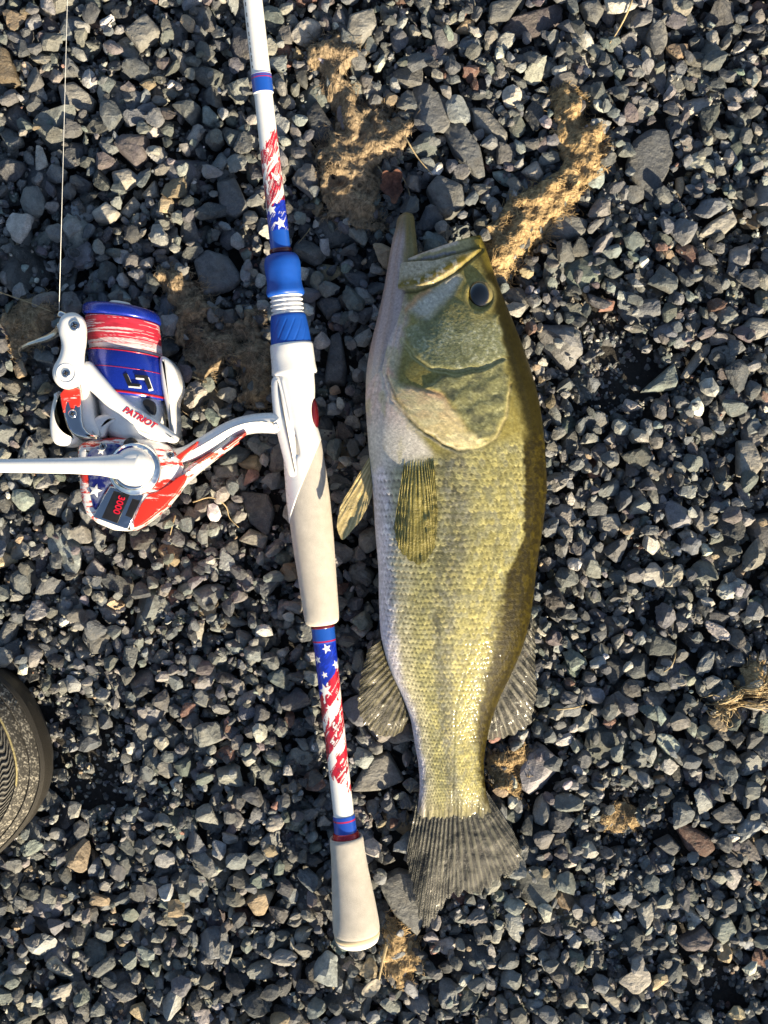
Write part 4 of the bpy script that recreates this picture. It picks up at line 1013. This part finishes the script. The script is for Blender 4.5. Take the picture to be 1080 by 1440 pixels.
rod_lathe('blank', [0, 104, 105, 132, 133, 340, 356], [13.4, 13.6, 14.6, 14.6, 13.0, 14.2, 14.6], M['rod'], rod, 110, paint_upper, .7)
rod_lathe('thread_ring', [350, 351, 355, 356.5], [14.5, 16, 16, 14.5], M['dark_red'], rod)
facet = lambda y, a: 1+.03*np.cos(6*a+.5)*sstep(370, 400, y)-.02
rod_lathe('lock_nut', [356, 358, 362, 370, 380, 390, 398, 404, 409, 413, 416.5, 417], [12, 20, 24, 26, 26, 25.2, 25, 25.8, 27.3, 27.5, 25.5, 20], M['blue_rubber'], rod, 96, shape=facet)
ty = np.arange(414, 445, .8); rod_lathe('screw_threads', ty, 21.8+1.4*np.clip(np.sin((ty-415)/6.2*2*np.pi)*2, -1, 1), M['white_matte'], rod, 64, shape=lambda y, a: 1-.04*(np.abs(a-.05) < .09))
rib = lambda y, a: 1-.028*np.exp(-((np.mod(a*2.2+(y-460)*.045, 1.0)-.5)/.07)**2)*(y > 450)*(y < 482)
rod_lathe('lock_ring', [442, 443, 446, 452, 465, 480, 486], [19, 24, 25, 25.8, 27.2, 28.2, 28.4], M['blue_rubber'], rod, 180, dens=1.0, shape=rib)
rod_lathe('seat_collar', [482, 483.5, 487, 500, 515, 521, 525, 527, 527.5], [26, 29.5, 30.4, 30.6, 31, 31.8, 32, 30.5, 26], M['white'], rod, 96, shape=lambda y, a: 1-.035*np.exp(-((a-.1)/.5)**4)*sstep(486, 492, y)*(1-sstep(510, 516, y)))
# reel seat: tube whose rear edge runs back along one side like a petal
n, m = 120, 90
a = np.linspace(-np.pi, np.pi, n, endpoint=False); fr = (np.sin(a)+1)/2
yend = 733-112*fr**.85; u = np.linspace(0, 1, m)
Y = 524+u[:, None]*(yend-524)[None]
rp = np.interp(Y, [524, 545, 570, 600, 630, 660, 700, 735], [27.5, 27, 26, 26.5, 28, 29.6, 31, 31])
waist = np.exp(-((Y-585)/24)**2)*np.exp(-((a[None]-1.5)/.75)**2); rp = rp*(1-.17*waist)
win = np.exp(-((Y-618)/20)**4)*np.exp(-((a[None]+.38-.004*(Y-618))/.17)**4); rp = rp*(1-.22*win)
rid = np.exp(-((a[None]+.62-.0035*(Y-540))/.10)**2)*sstep(527, 535, Y)*(1-sstep(640, 670, Y)); rp = rp*(1+.06*rid)
c = rod_c(Y.ravel()).reshape(m, n, 3); r = rp*S*(1-c[..., 2]/H)
Vo = c+r[..., None]*(np.cos(a)[None, :, None]*UPV+np.sin(a)[None, :, None]*SIDE)
Vi = c[-1]+(r[-1]-.0012)[:, None]*(np.cos(a)[:, None]*UPV+np.sin(a)[:, None]*SIDE); Vi2 = c[-6]+(r[-6]-.0012)[:, None]*(np.cos(a)[:, None]*UPV+np.sin(a)[:, None]*SIDE)
fix_normals(mk('reel_seat', np.concatenate([Vo, Vi[None], Vi2[None]]).reshape(-1, 3), [grid_faces(m+2, n, True)], M['white'], rod))
def ellipsoid(name, ctr, rx, ry, rz, mat, parent, rot=0):
    eu = np.linspace(.001, np.pi-.001, 24); ev = np.linspace(0, 2*np.pi, 32, endpoint=False)
    E = np.stack([np.sin(eu)[:, None]*np.cos(ev)*rx, np.sin(eu)[:, None]*np.sin(ev)*ry, np.cos(eu)[:, None]*rz+0*ev], -1)
    cs, sn = math.cos(rot), math.sin(rot); E = np.stack([E[..., 0]*cs-E[..., 1]*sn, E[..., 0]*sn+E[..., 1]*cs, E[..., 2]], -1)+ctr
    return fix_normals(mk(name, E.reshape(-1, 3), [grid_faces(24, 32, True)], mat, parent))
cc_ = rod_c(584); ellipsoid('blank_window', cc_+SIDE*.0088+UPV*.001, .0030, .0105, .0058, M['dark_red'], rod, R(5))
cc_ = rod_c(617); ellipsoid('blank_window', cc_-SIDE*.0036+UPV*.0078, .0019, .0088, .0030, M['dark_red'], rod, R(3))
rod_lathe('fore_grip', [600, 616, 640, 670, 700, 740, 770, 800, 830, 860, 870, 875, 877.5, 878], [22, 26, 28, 29.4, 30.2, 29.8, 28.9, 27.5, 26.2, 25, 24.3, 23, 20, 14], M['foam'], rod, 96, dens=None)
rod_lathe('grip_ring', [876, 877, 882, 883.5], [14, 16.6, 16.6, 15], M['dark_red'], rod)
rod_lathe('rear_blank', [880, 882, 902, 904, 1000, 1100, 1145, 1146, 1172], [15.6, 16.4, 16.4, 15.9, 15.0, 14.5, 14.4, 15.4, 16.2], M['rod'], rod, 110, paint_lower, .7)
rod_lathe('grip_ring', [1169, 1170, 1172, 1177, 1184], [15, 17.4, 18.2, 19, 19], M['red'], rod)
rod_lathe('butt_grip', [1182, 1178, 1176, 1177, 1182, 1200, 1225, 1250, 1275, 1295, 1306, 1312, 1315], [18.5, 20, 22, 23.2, 23.8, 24.2, 26, 28.6, 31, 32.6, 32.8, 31.8, 29.5], M['foam'], rod, 96)
rod_lathe('butt_band', [1309, 1311, 1315, 1318, 1319], [31, 32.2, 32, 31, 28], simple('tan_foam_band', (.55, .45, .30), .85), rod, 96)
rod_lathe('butt_cap', [1316, 1317, 1320, 1324, 1327, 1329], [28, 30.6, 30.4, 28.5, 24, 12], M['white_matte'], rod, 96)
gy_ = -1669; gc = rod_c(gy_); ga = np.linspace(0, 2*np.pi, 33)
tube('line_guide', gc-SIDE*.012+.006*np.cos(ga)[:, None]*SIDE+.006*np.sin(ga)[:, None]*UPV, .0007, M['steel'], rod, 8)

# ------------------------------------------------------------------ the reel
reel = thing('spinning_reel', np.append(P(185, 640, 0)[:2], 0), 'white spinning reel with blue spool and red and white line lying beside the rod', 'fishing reel')
RA = AX.copy(); RA[2] *= .3; RA /= np.linalg.norm(RA)
ZA = .0335
def sp_c(y): return P(171.5+(np.asarray(y, float)-445)*.115, y, ZA)
def sp_lathe(name, ys, rpx, mat, parent, n=96, paint=None, dens=None):
    ys = np.asarray(ys, float); yy = np.arange(ys[0], ys[-1], dens) if dens else ys; rr = np.interp(yy, ys, rpx) if dens else np.asarray(rpx, float)
    c = sp_c(yy); r = rr*S*(1-ZA/H); a = np.linspace(-np.pi, np.pi, n, endpoint=False)
    V = c[:, None]+r[:, None, None]*(np.cos(a)[None, :, None]*np.array([0, 0, 1.])+np.sin(a)[None, :, None]*np.array([1, -.115, 0]))
    col = paint(np.repeat(yy, n), np.tile(a, len(yy))) if paint else None
    return fix_normals(mk(name, V.reshape(-1, 3), [grid_faces(len(yy), n, True)], mat, parent, col=col))
spool = sp_lathe('spool', [430, 432, 434, 437, 441, 446, 449, 450, 451, 497, 498, 500, 522, 553, 559, 560, 556], [20, 40, 49, 52.5, 53.8, 54.2, 53.6, 52, 46, 46, 51.5, 53, 53.6, 53.4, 52.6, 50.5, 46], M['blue'], reel)
sp_lathe('drag_knob', [424, 425, 427, 431, 434], [5, 13, 16, 17, 17.5], M['white_matte'], spool)
for y_, w_ in ((499, 1.0), (522.5, .7), (555.5, 2.0)):
    sp_lathe('red_ring', [y_-w_, y_-w_*.6, y_+w_*.6, y_+w_], [52.4, 54.0, 54.0, 52.4], M['red'], spool)
def paint_line(y, a):
    s = y+2.2*np.sin(a*1.3+.5)+1.2*fbm(a*3, y/9, 3, 3); k = noise2(s/.75, a*1.1, 31); k2 = fbm(s/6, a*.5, 2, 33)
    m = (k+.45*(k2-.5)-.42*sstep(480, 492, y)+.10 > .45)
    C = np.where(m[:, None], np.array((.48, .025, .05)), np.array((.62, .52, .54)))
    return C*(.75+.5*noise2(s/.9, a*5, 35))[:, None]
ln = sp_lathe('spooled_line', [450.5, 452, 470, 490, 497, 498], [49.5, 51, 51.2, 50.8, 50.0, 48], M['line'], spool, 180, paint_line, .5)
# mark on the spool skirt
def on_spool(pts, w, mat, lift):
    q = resample(pts, 24, False); t = np.gradient(q, axis=0); t /= np.linalg.norm(t, axis=1)[:, None]; nn = np.stack([-t[:, 1], t[:, 0]], 1)
    V = []
    for sgn in (-1, -.33, .33, 1):
        g = q+nn*w/2*sgn; cx = 171.5+(g[:, 1]-445)*.115; dx = (g[:, 0]-cx)*S*(1-.055/H)
        rr = 53.6*S*(1-ZA/H)+lift; z = ZA+np.sqrt(np.maximum(rr**2-dx**2, 0)); wv = P(g[:, 0], g[:, 1], .054); wv[:, 2] = z; V.append(wv)
    V = np.stack(V, 1).reshape(-1, 3); F = grid_faces(24, 4); Vb = V-np.array([0, 0, .0012])
    o = mk('spool_mark', np.concatenate([V, Vb]), np.concatenate([F, F[:, ::-1]+len(V)]), mat, spool); return o
for dx_, dy_, mt, lf_ in ((1.2, 2.2, M['white'], .00015), (0, 0, M['black'], .0004)):
    on_spool([(177+dx_, 526+dy_), (184+dx_, 542+dy_)], 6, mt, lf_); on_spool([(181+dx_, 541.5+dy_), (198+dx_, 542.5+dy_)], 4.2, mt, lf_+.0001)
    on_spool([(191+dx_, 529.5+dy_), (207+dx_, 530.5+dy_)], 4.2, mt, lf_); on_spool([(205+dx_, 529+dy_), (211+dx_, 547+dy_)], 5.5, mt, lf_+.0001)
rotor = sp_lathe('rotor', [552, 556, 570, 590, 610, 620, 624], [40, 46, 46.5, 45, 42, 36, 20], M['white'], reel)
pillow('rotor_window', [(200,566),(206,561),(217,564),(220,575),(217,586),(208,578)], 48, 53.2, .4, M['black'], rotor)
# arms of the rotor
pillow('rotor_arm', [(228,504),(238,504),(250,518),(257,540),(256,552),(249,566),(252,600),(251,618),(243,616),(240,585),(234,560),(230,535)], 20, 45, 3, M['white'], rotor)
pillow('rotor_arm', [(92,548),(82,560),(76,592),(79,622),(92,630),(118,624),(116,612),(98,604),(90,585)], 18, 44, 3, M['white'], rotor)
pillow('rotor_arm', [(104,540),(124,530),(133,555),(136,590),(146,606),(144,620),(122,617),(108,600)], 34, 53, 4, M['white'], rotor)
pillow('rotor_arm', [(130,588),(158,580),(192,598),(236,612),(240,624),(205,618),(180,604),(160,594),(152,602),(148,618),(136,612)], 40, 51, 3, M['white'], rotor)
bar = pillow('rotor_arm', [(112,520),(126,505),(140,522),(176,561),(252,612),(250,622),(238,624),(200,604),(160,580),(128,549),(116,540)], 46, 57.5, 3, M['white'], reel)
pillow('arm_plate', [(84,548),(113,541),(116,575),(117,598),(126,610),(142,614),(140,618),(112,617),(98,608),(90,585)], 52, 56.5, 2.2, M['chrome'], rotor, 1)
pillow('arm_plate', [(84,549),(112,542),(114,566),(111,574),(106,568),(103,582),(99,574),(96,562),(92,572),(90,583),(87,570)], 55, 57.2, .5, M['red_paint'], rotor, 1)
# bail arm with its pivots
bail = pillow('bail_arm', [(85,448),(96,440),(110,440),(121,452),(121,480),(117,500),(119,528),(108,545),(90,549),(76,536),(75,518),(85,503),(89,485),(83,466)], 52, 65, 4.5, M['white'], reel)
def screw(px_, py_, z, r, parent, mat='chrome'):
    c = P(px_, py_, z*.001); o = lathe('screw', c, (0, 0, 1), [(-.002, r*.9e-3), (0, r*1e-3), (.0006, r*.95e-3), (.0009, r*.6e-3), (.0007, r*.28e-3), (.0001, r*.2e-3), (0, 1e-5)], M[mat], parent, 24)
    for an in (20, 110):
        t = R(an); d = np.array([math.cos(t), math.sin(t), 0])*r*.00055; tube('screw_slot', np.array([c-d, c+d])+np.array([0, 0, .0009]), r*.00012, M['black'], o, 5)
    return o
lathe('pivot_cup', P(93, 525, .0648), (0, 0, 1), [(-.004, .0062), (0, .0062), (.0004, .0056), (.0002, .0048), (-.0006, .0044)], M['white_matte'], bail, 32)
screw(105, 458, 65.0, 3.2, reel); screw(93, 525, 64.6, 2.8, reel); screw(102, 582, 57.0, 2.6, reel)
bw = resample([(88,458,58),(82,466,54),(70,474,50),(52,480,46),(38,485,42),(28,492,36),(30,500,26)], 40); w_ = P(bw[:, 0], bw[:, 1], bw[:, 2]*.001)
tube('bail_wire', w_, np.interp(np.linspace(0, 1, 40), [0, .3, .6, 1], [.0032, .0024, .0015, .0010]), M['steel'], bail, 12)
# body
bodyr = pillow('gear_body', [(118,632),(128,622),(170,616),(215,616),(238,624),(256,640),(266,662),(244,702),(206,736),(180,750),(134,731),(122,700),(121,660)], 10, 51, 6, M['brush'], reel, 1)
blue_p = pillow('side_panel', [(122,640),(134,626),(172,622),(180,640),(168,672),(150,690),(136,724),(128,700),(125,665)], 44, 52.3, 2, M['blue_chrome'], reel)
def flat_star(cx, cy, r, z, parent, mat, rot=0.):
    pts = [(cx+r*(1 if k % 2 == 0 else .42)*math.sin(rot+k*math.pi/5), cy-r*(1 if k % 2 == 0 else .42)*math.cos(rot+k*math.pi/5)) for k in range(10)]
    return pillow('star', pts, z-.6, z+.25, .05, mat, parent, 0, 1)
flat_star(134, 690, 10, 52.4, blue_p, M['white'], .3); flat_star(142, 634, 6, 52.4, blue_p, M['white'], .1)
badge = pillow('badge_plate', [(157,683),(204,697),(182,745),(133,727)], 44, 53.2, 1.0, M['chrome'], reel, 0)
pillow('badge_inlay', [(161,690),(183,697),(166,736),(144,728)], 50, 53.7, .3, M['black'], badge, 0)
pillow('badge_slot', [(187,701),(198,704),(187,729),(177,725)], 50, 53.7, .3, M['black'], badge, 0)
pillow('red_streak', [(205,697),(228,690),(260,665),(264,672),(240,705),(205,735),(185,744)], 44, 51.4, .3, M['red_paint'], bodyr, 1)
cover = lathe('side_cover', P(190, 660, .050), (0, 0, 1), [(-.004, .0158), (.003, .0158), (.0042, .0148), (.0046, .0125), (.0056, .0122), (.0062, .011), (.0062, 1e-5)], M['chrome'], reel, 64)
pillow('cover_trim', [(155,660),(160,640),(176,628),(190,626),(176,632),(164,644),(160,662)], 53, 55.0, .5, M['blue'], cover, 1)
hub = lathe('handle_hub', P(190, 657, .056), (0, 0, 1), [(-.002, .0112), (.006, .0112), (.0095, .0105), (.0118, .0088), (.0132, .006), (.0138, 1e-5)], M['white'], reel, 64)
hp = resample([(196,657,65),(170,656,65.5),(140,655,66),(100,655,66.5),(50,655,67),(0,655,67.5),(-70,654,68),(-110,653,69)], 60); w_ = P(hp[:, 0], hp[:, 1], hp[:, 2]*.001)
rr = np.interp(hp[:, 0], [-110, 0, 100, 140, 170, 200], [3.4, 3.9, 4.6, 5.6, 7.6, 8.8])*.001
v_, f_ = tube_geo(w_, rr, 24); v_[:, 2] = np.interp(v_[:, 0], w_[::-1, 0], w_[::-1, 2])+(v_[:, 2]-np.interp(v_[:, 0], w_[::-1, 0], w_[::-1, 2]))*.62
mk('handle_arm', v_, f_, M['white'], hub)
lathe('handle_knob', P(-112, 653, .064), (0, 0, 1), [(0, .004), (.004, .007), (.012, .0105), (.026, .012), (.034, .009), (.036, 1e-5)], M['blue_rubber'], hub, 40)
for a_ in ((145, 628, 52.4), (240, 640, 50.5)): screw(*a_, 2.4, reel, 'steel')
lathe('anti_reverse_lever', P(184, 626, .0515), (0, 0, 1), [(0, .0045), (.0012, .0042), (.0015, 1e-5)], M['black'], bodyr, 24)
stem = pillow('stem', [(230,626),(252,634),(290,611),(322,592),(356,582),(398,581),(402,600),(398,612),(364,607),(336,613),(308,632),(282,646),(252,654),(238,660)], 24, 46, 6, M['white'], reel)
pillow('stem_brace', [(332,612),(308,630),(280,647),(252,668),(240,690),(222,716),(240,706),(264,676),(306,643),(338,618)], 24, 45, 3.5, M['brush'], stem)
pillow('stem_print', [(236,650),(262,632),(282,618),(276,630),(256,646),(244,668),(240,690),(228,705),(230,675)], 40, 46.6, 1, M['red_paint'], stem, 1)
pillow('stem_print', [(318,632),(312,634),(330,617),(348,607),(344,613),(334,620)], 40, 46.3, .6, M['red_paint'], stem, 1)
pillow('foot', [(382,529),(402,529),(412,570),(421,606),(430,648),(424,676),(406,672),(398,640),(391,612),(386,590),(383,560)], 26, 44.5, 4, M['white'], stem)
# writing
def text(body_, px_, py_, z, size, rot, mat, parent, shear=0.):
    cu = bpy.data.curves.new('writing', 'FONT'); cu.body = body_; cu.size = size; cu.align_x = 'CENTER'; cu.align_y = 'CENTER'; cu.extrude = .00012; cu.shear = shear; cu.offset = size*.02; cu.resolution_u = 4
    to = bpy.data.objects.new('writing_tmp', cu); COL.objects.link(to); bpy.context.view_layer.update()
    me = bpy.data.meshes.new_from_object(to.evaluated_get(bpy.context.evaluated_depsgraph_get())); bpy.data.objects.remove(to)
    me.materials.clear(); me.materials.append(mat)
    o = bpy.data.objects.new('writing', me); COL.objects.link(o); o.parent = parent
    o.location = Vector(P(px_, py_, z*.001)-wloc(parent)); o.rotation_euler = (0, 0, R(rot)); return o
M['red_ink'] = simple('red_ink', (.55, .008, .03), .4)
text('PATRIOT', 196, 587.5, 57.7, .0052, -29, M['red_ink'], bar, .25)
text('3000', 167, 710, 53.9, .0056, -109, M['red_ink'], badge)
# line running out to the rod's first guide
l0 = P(83, 441, .060); l1 = gc-SIDE*.012
tube('line', np.array([l0+(l1-l0)*t for t in np.linspace(0, 1, 12)]), .00017, M['mono'], reel, 6)
lr_ = resample([(83,441,60),(92,445,60),(100,450,58)], 8); w_ = P(lr_[:, 0], lr_[:, 1], lr_[:, 2]*.001); tube('line_roller', w_, .0022, M['chrome'], bail, 10)

# ------------------------------------------------------------------ the shoe
shoe = thing('shoe', np.append(P(-120, 1090, 0)[:2], 0), 'dark knitted sports shoe with ribbed toe standing on the gravel', 'shoe')
SAX = R(20); LEN, WID = .128, .079
tip = P(55, 1022, .012)
sd_ = np.array([math.cos(SAX), math.sin(SAX)]); sp_ = np.array([-sd_[1], sd_[0]])
sc_ = tip[:2]-sd_*LEN
prof = np.array([(0, 1), (-.4, 8), (.2, 16), (1.2, 20), (3.6, 23.5), (4.2, 23.0), (6.5, 27.5), (8.6, 30), (9.2, 29.4), (12, 34.5), (15.0, 38.5), (15.8, 38.0), (20, 43.5), (24.5, 47.5), (26, 49), (28.5, 51), (29.5, 50.2), (36, 55), (44, 59), (49, 60.5)])
nr_ = 240; na = 900
prof[3:, 0] -= 2.4; prof[:, 0] *= .88; pd = resample(prof, nr_, False); ang = np.linspace(0, 2*np.pi, na, endpoint=False)
d = pd[:, 0][:, None]*.001; zz = pd[:, 1][:, None]*.001
ca, sa = np.cos(ang)[None], np.sin(ang)[None]; ex_ = 2/2.35
toe_asym = 1+.05*np.sin(ang)[None]
l_ = np.sign(ca)*np.abs(ca)**ex_*(LEN-d); w_ = np.sign(sa)*np.abs(sa)**ex_*(WID-d)*toe_asym
w_ = w_*np.interp(l_/LEN, [-1, -.4, .5, 1], [.80, .84, 1.0, 1.0])
heel = sstep(.02, -.09, l_); zz = zz*(1+.45*heel*sstep(.02, .05, zz))
dm = d*1000/.88+2.4*sstep(17, 20, zz*1000); s_arc = ang[None]*LEN*.55*1000+0*dm      # rough arc length in mm
knit = noise2(s_arc/1.0, dm/.8, 3); knit2 = noise2(s_arc/.7, dm/.6, 13)
ridge_zone = sstep(15.6, 16.4, dm)*(1-sstep(24.0, 25.0, dm))
wave = np.sin((s_arc*1.0+dm*1.25+1.6*np.sin(dm*1.1))*2*np.pi/3.6)
rope_zone = sstep(3.8, 4.4, dm)*(1-sstep(8.0, 8.8, dm))
rope = np.sin((s_arc+dm*.9)*2*np.pi/1.6)
disp = ridge_zone*.9*wave+rope_zone*.25*rope+.35*(knit-.5)*(1-ridge_zone)*(dm > 3.8)*(dm < 29)
seam = np.exp(-((dm-9.0)/.35)**2)+np.exp(-((dm-15.4)/.35)**2)+np.exp(-((dm-3.9)/.3)**2)+np.exp(-((dm-28.9)/.4)**2)
disp -= .8*seam
SV = np.stack([sc_[0]+sd_[0]*l_+sp_[0]*w_, sc_[1]+sd_[1]*l_+sp_[1]*w_, zz+disp*.001+0*l_], -1)
SC = np.tile(np.array((.017, .015, .012)), (nr_, na, 1)).astype(float)
def bl3(m, c):
    global SC
    m = (m+0*l_)[..., None]; SC = SC*(1-m)+np.array(c)*m
bl3(sstep(3.8, 4.4, dm), (.034, .032, .028))
bl3(sstep(3.8, 4.4, dm)*(1-sstep(28.4, 29, dm))*(1-ridge_zone)*sstep(.55, .85, .5*knit2+.55*noise2(s_arc/.45, dm/.45, 33)), (.34, .32, .27))
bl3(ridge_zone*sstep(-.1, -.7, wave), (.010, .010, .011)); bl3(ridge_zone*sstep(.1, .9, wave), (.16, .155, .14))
bl3(sstep(29, 30, dm), (.055, .048, .038))
bl3(sstep(.8, .2, np.abs(dm-14.6))*(np.abs(l_/LEN-.93) < .06), (.35, .30, .14)); bl3(seam*.9, (.008, .008, .008))
up_ = mk('upper', SV.reshape(-1, 3), [grid_faces(nr_, na, True), ], M['shoe'], shoe, col=SC.reshape(-1, 3)); fix_normals(up_)
# sole under the upper, tongue ridge closing the top
ring = SV[0]; sole = np.concatenate([ring+[0, 0, .0005], ring*[1, 1, 0]+[0, 0, -.003]]); 
V_ = np.concatenate([sole, sole[na:].mean(0)[None]]); j = np.arange(na)
fix_normals(mk('sole', V_, [grid_faces(2, na, True), np.stack([na+j, na+(j+1) % na, np.full(na, 2*na)], 1)], simple('black_rubber', (.02, .019, .018), .7, var=.3), shoe))
ring = SV[-1]; k = 8; rows = [ring*(1-t)+np.concatenate([(sc_[None]+sd_[None]*((ring[:, :2]-sc_)@sd_)[:, None]), ring[:, 2:3]+.0015], 1)*t for t in np.linspace(0, 1, k)]
fix_normals(mk('tongue', np.stack(rows).reshape(-1, 3)-[0, 0, .0002], [grid_faces(k, na, True)], simple('dark_knit', (.06, .05, .038), .8, 0, .3, 2500, .0004, var=.35, vscale=800), shoe))
print('done', round(time.time()-T0, 1))
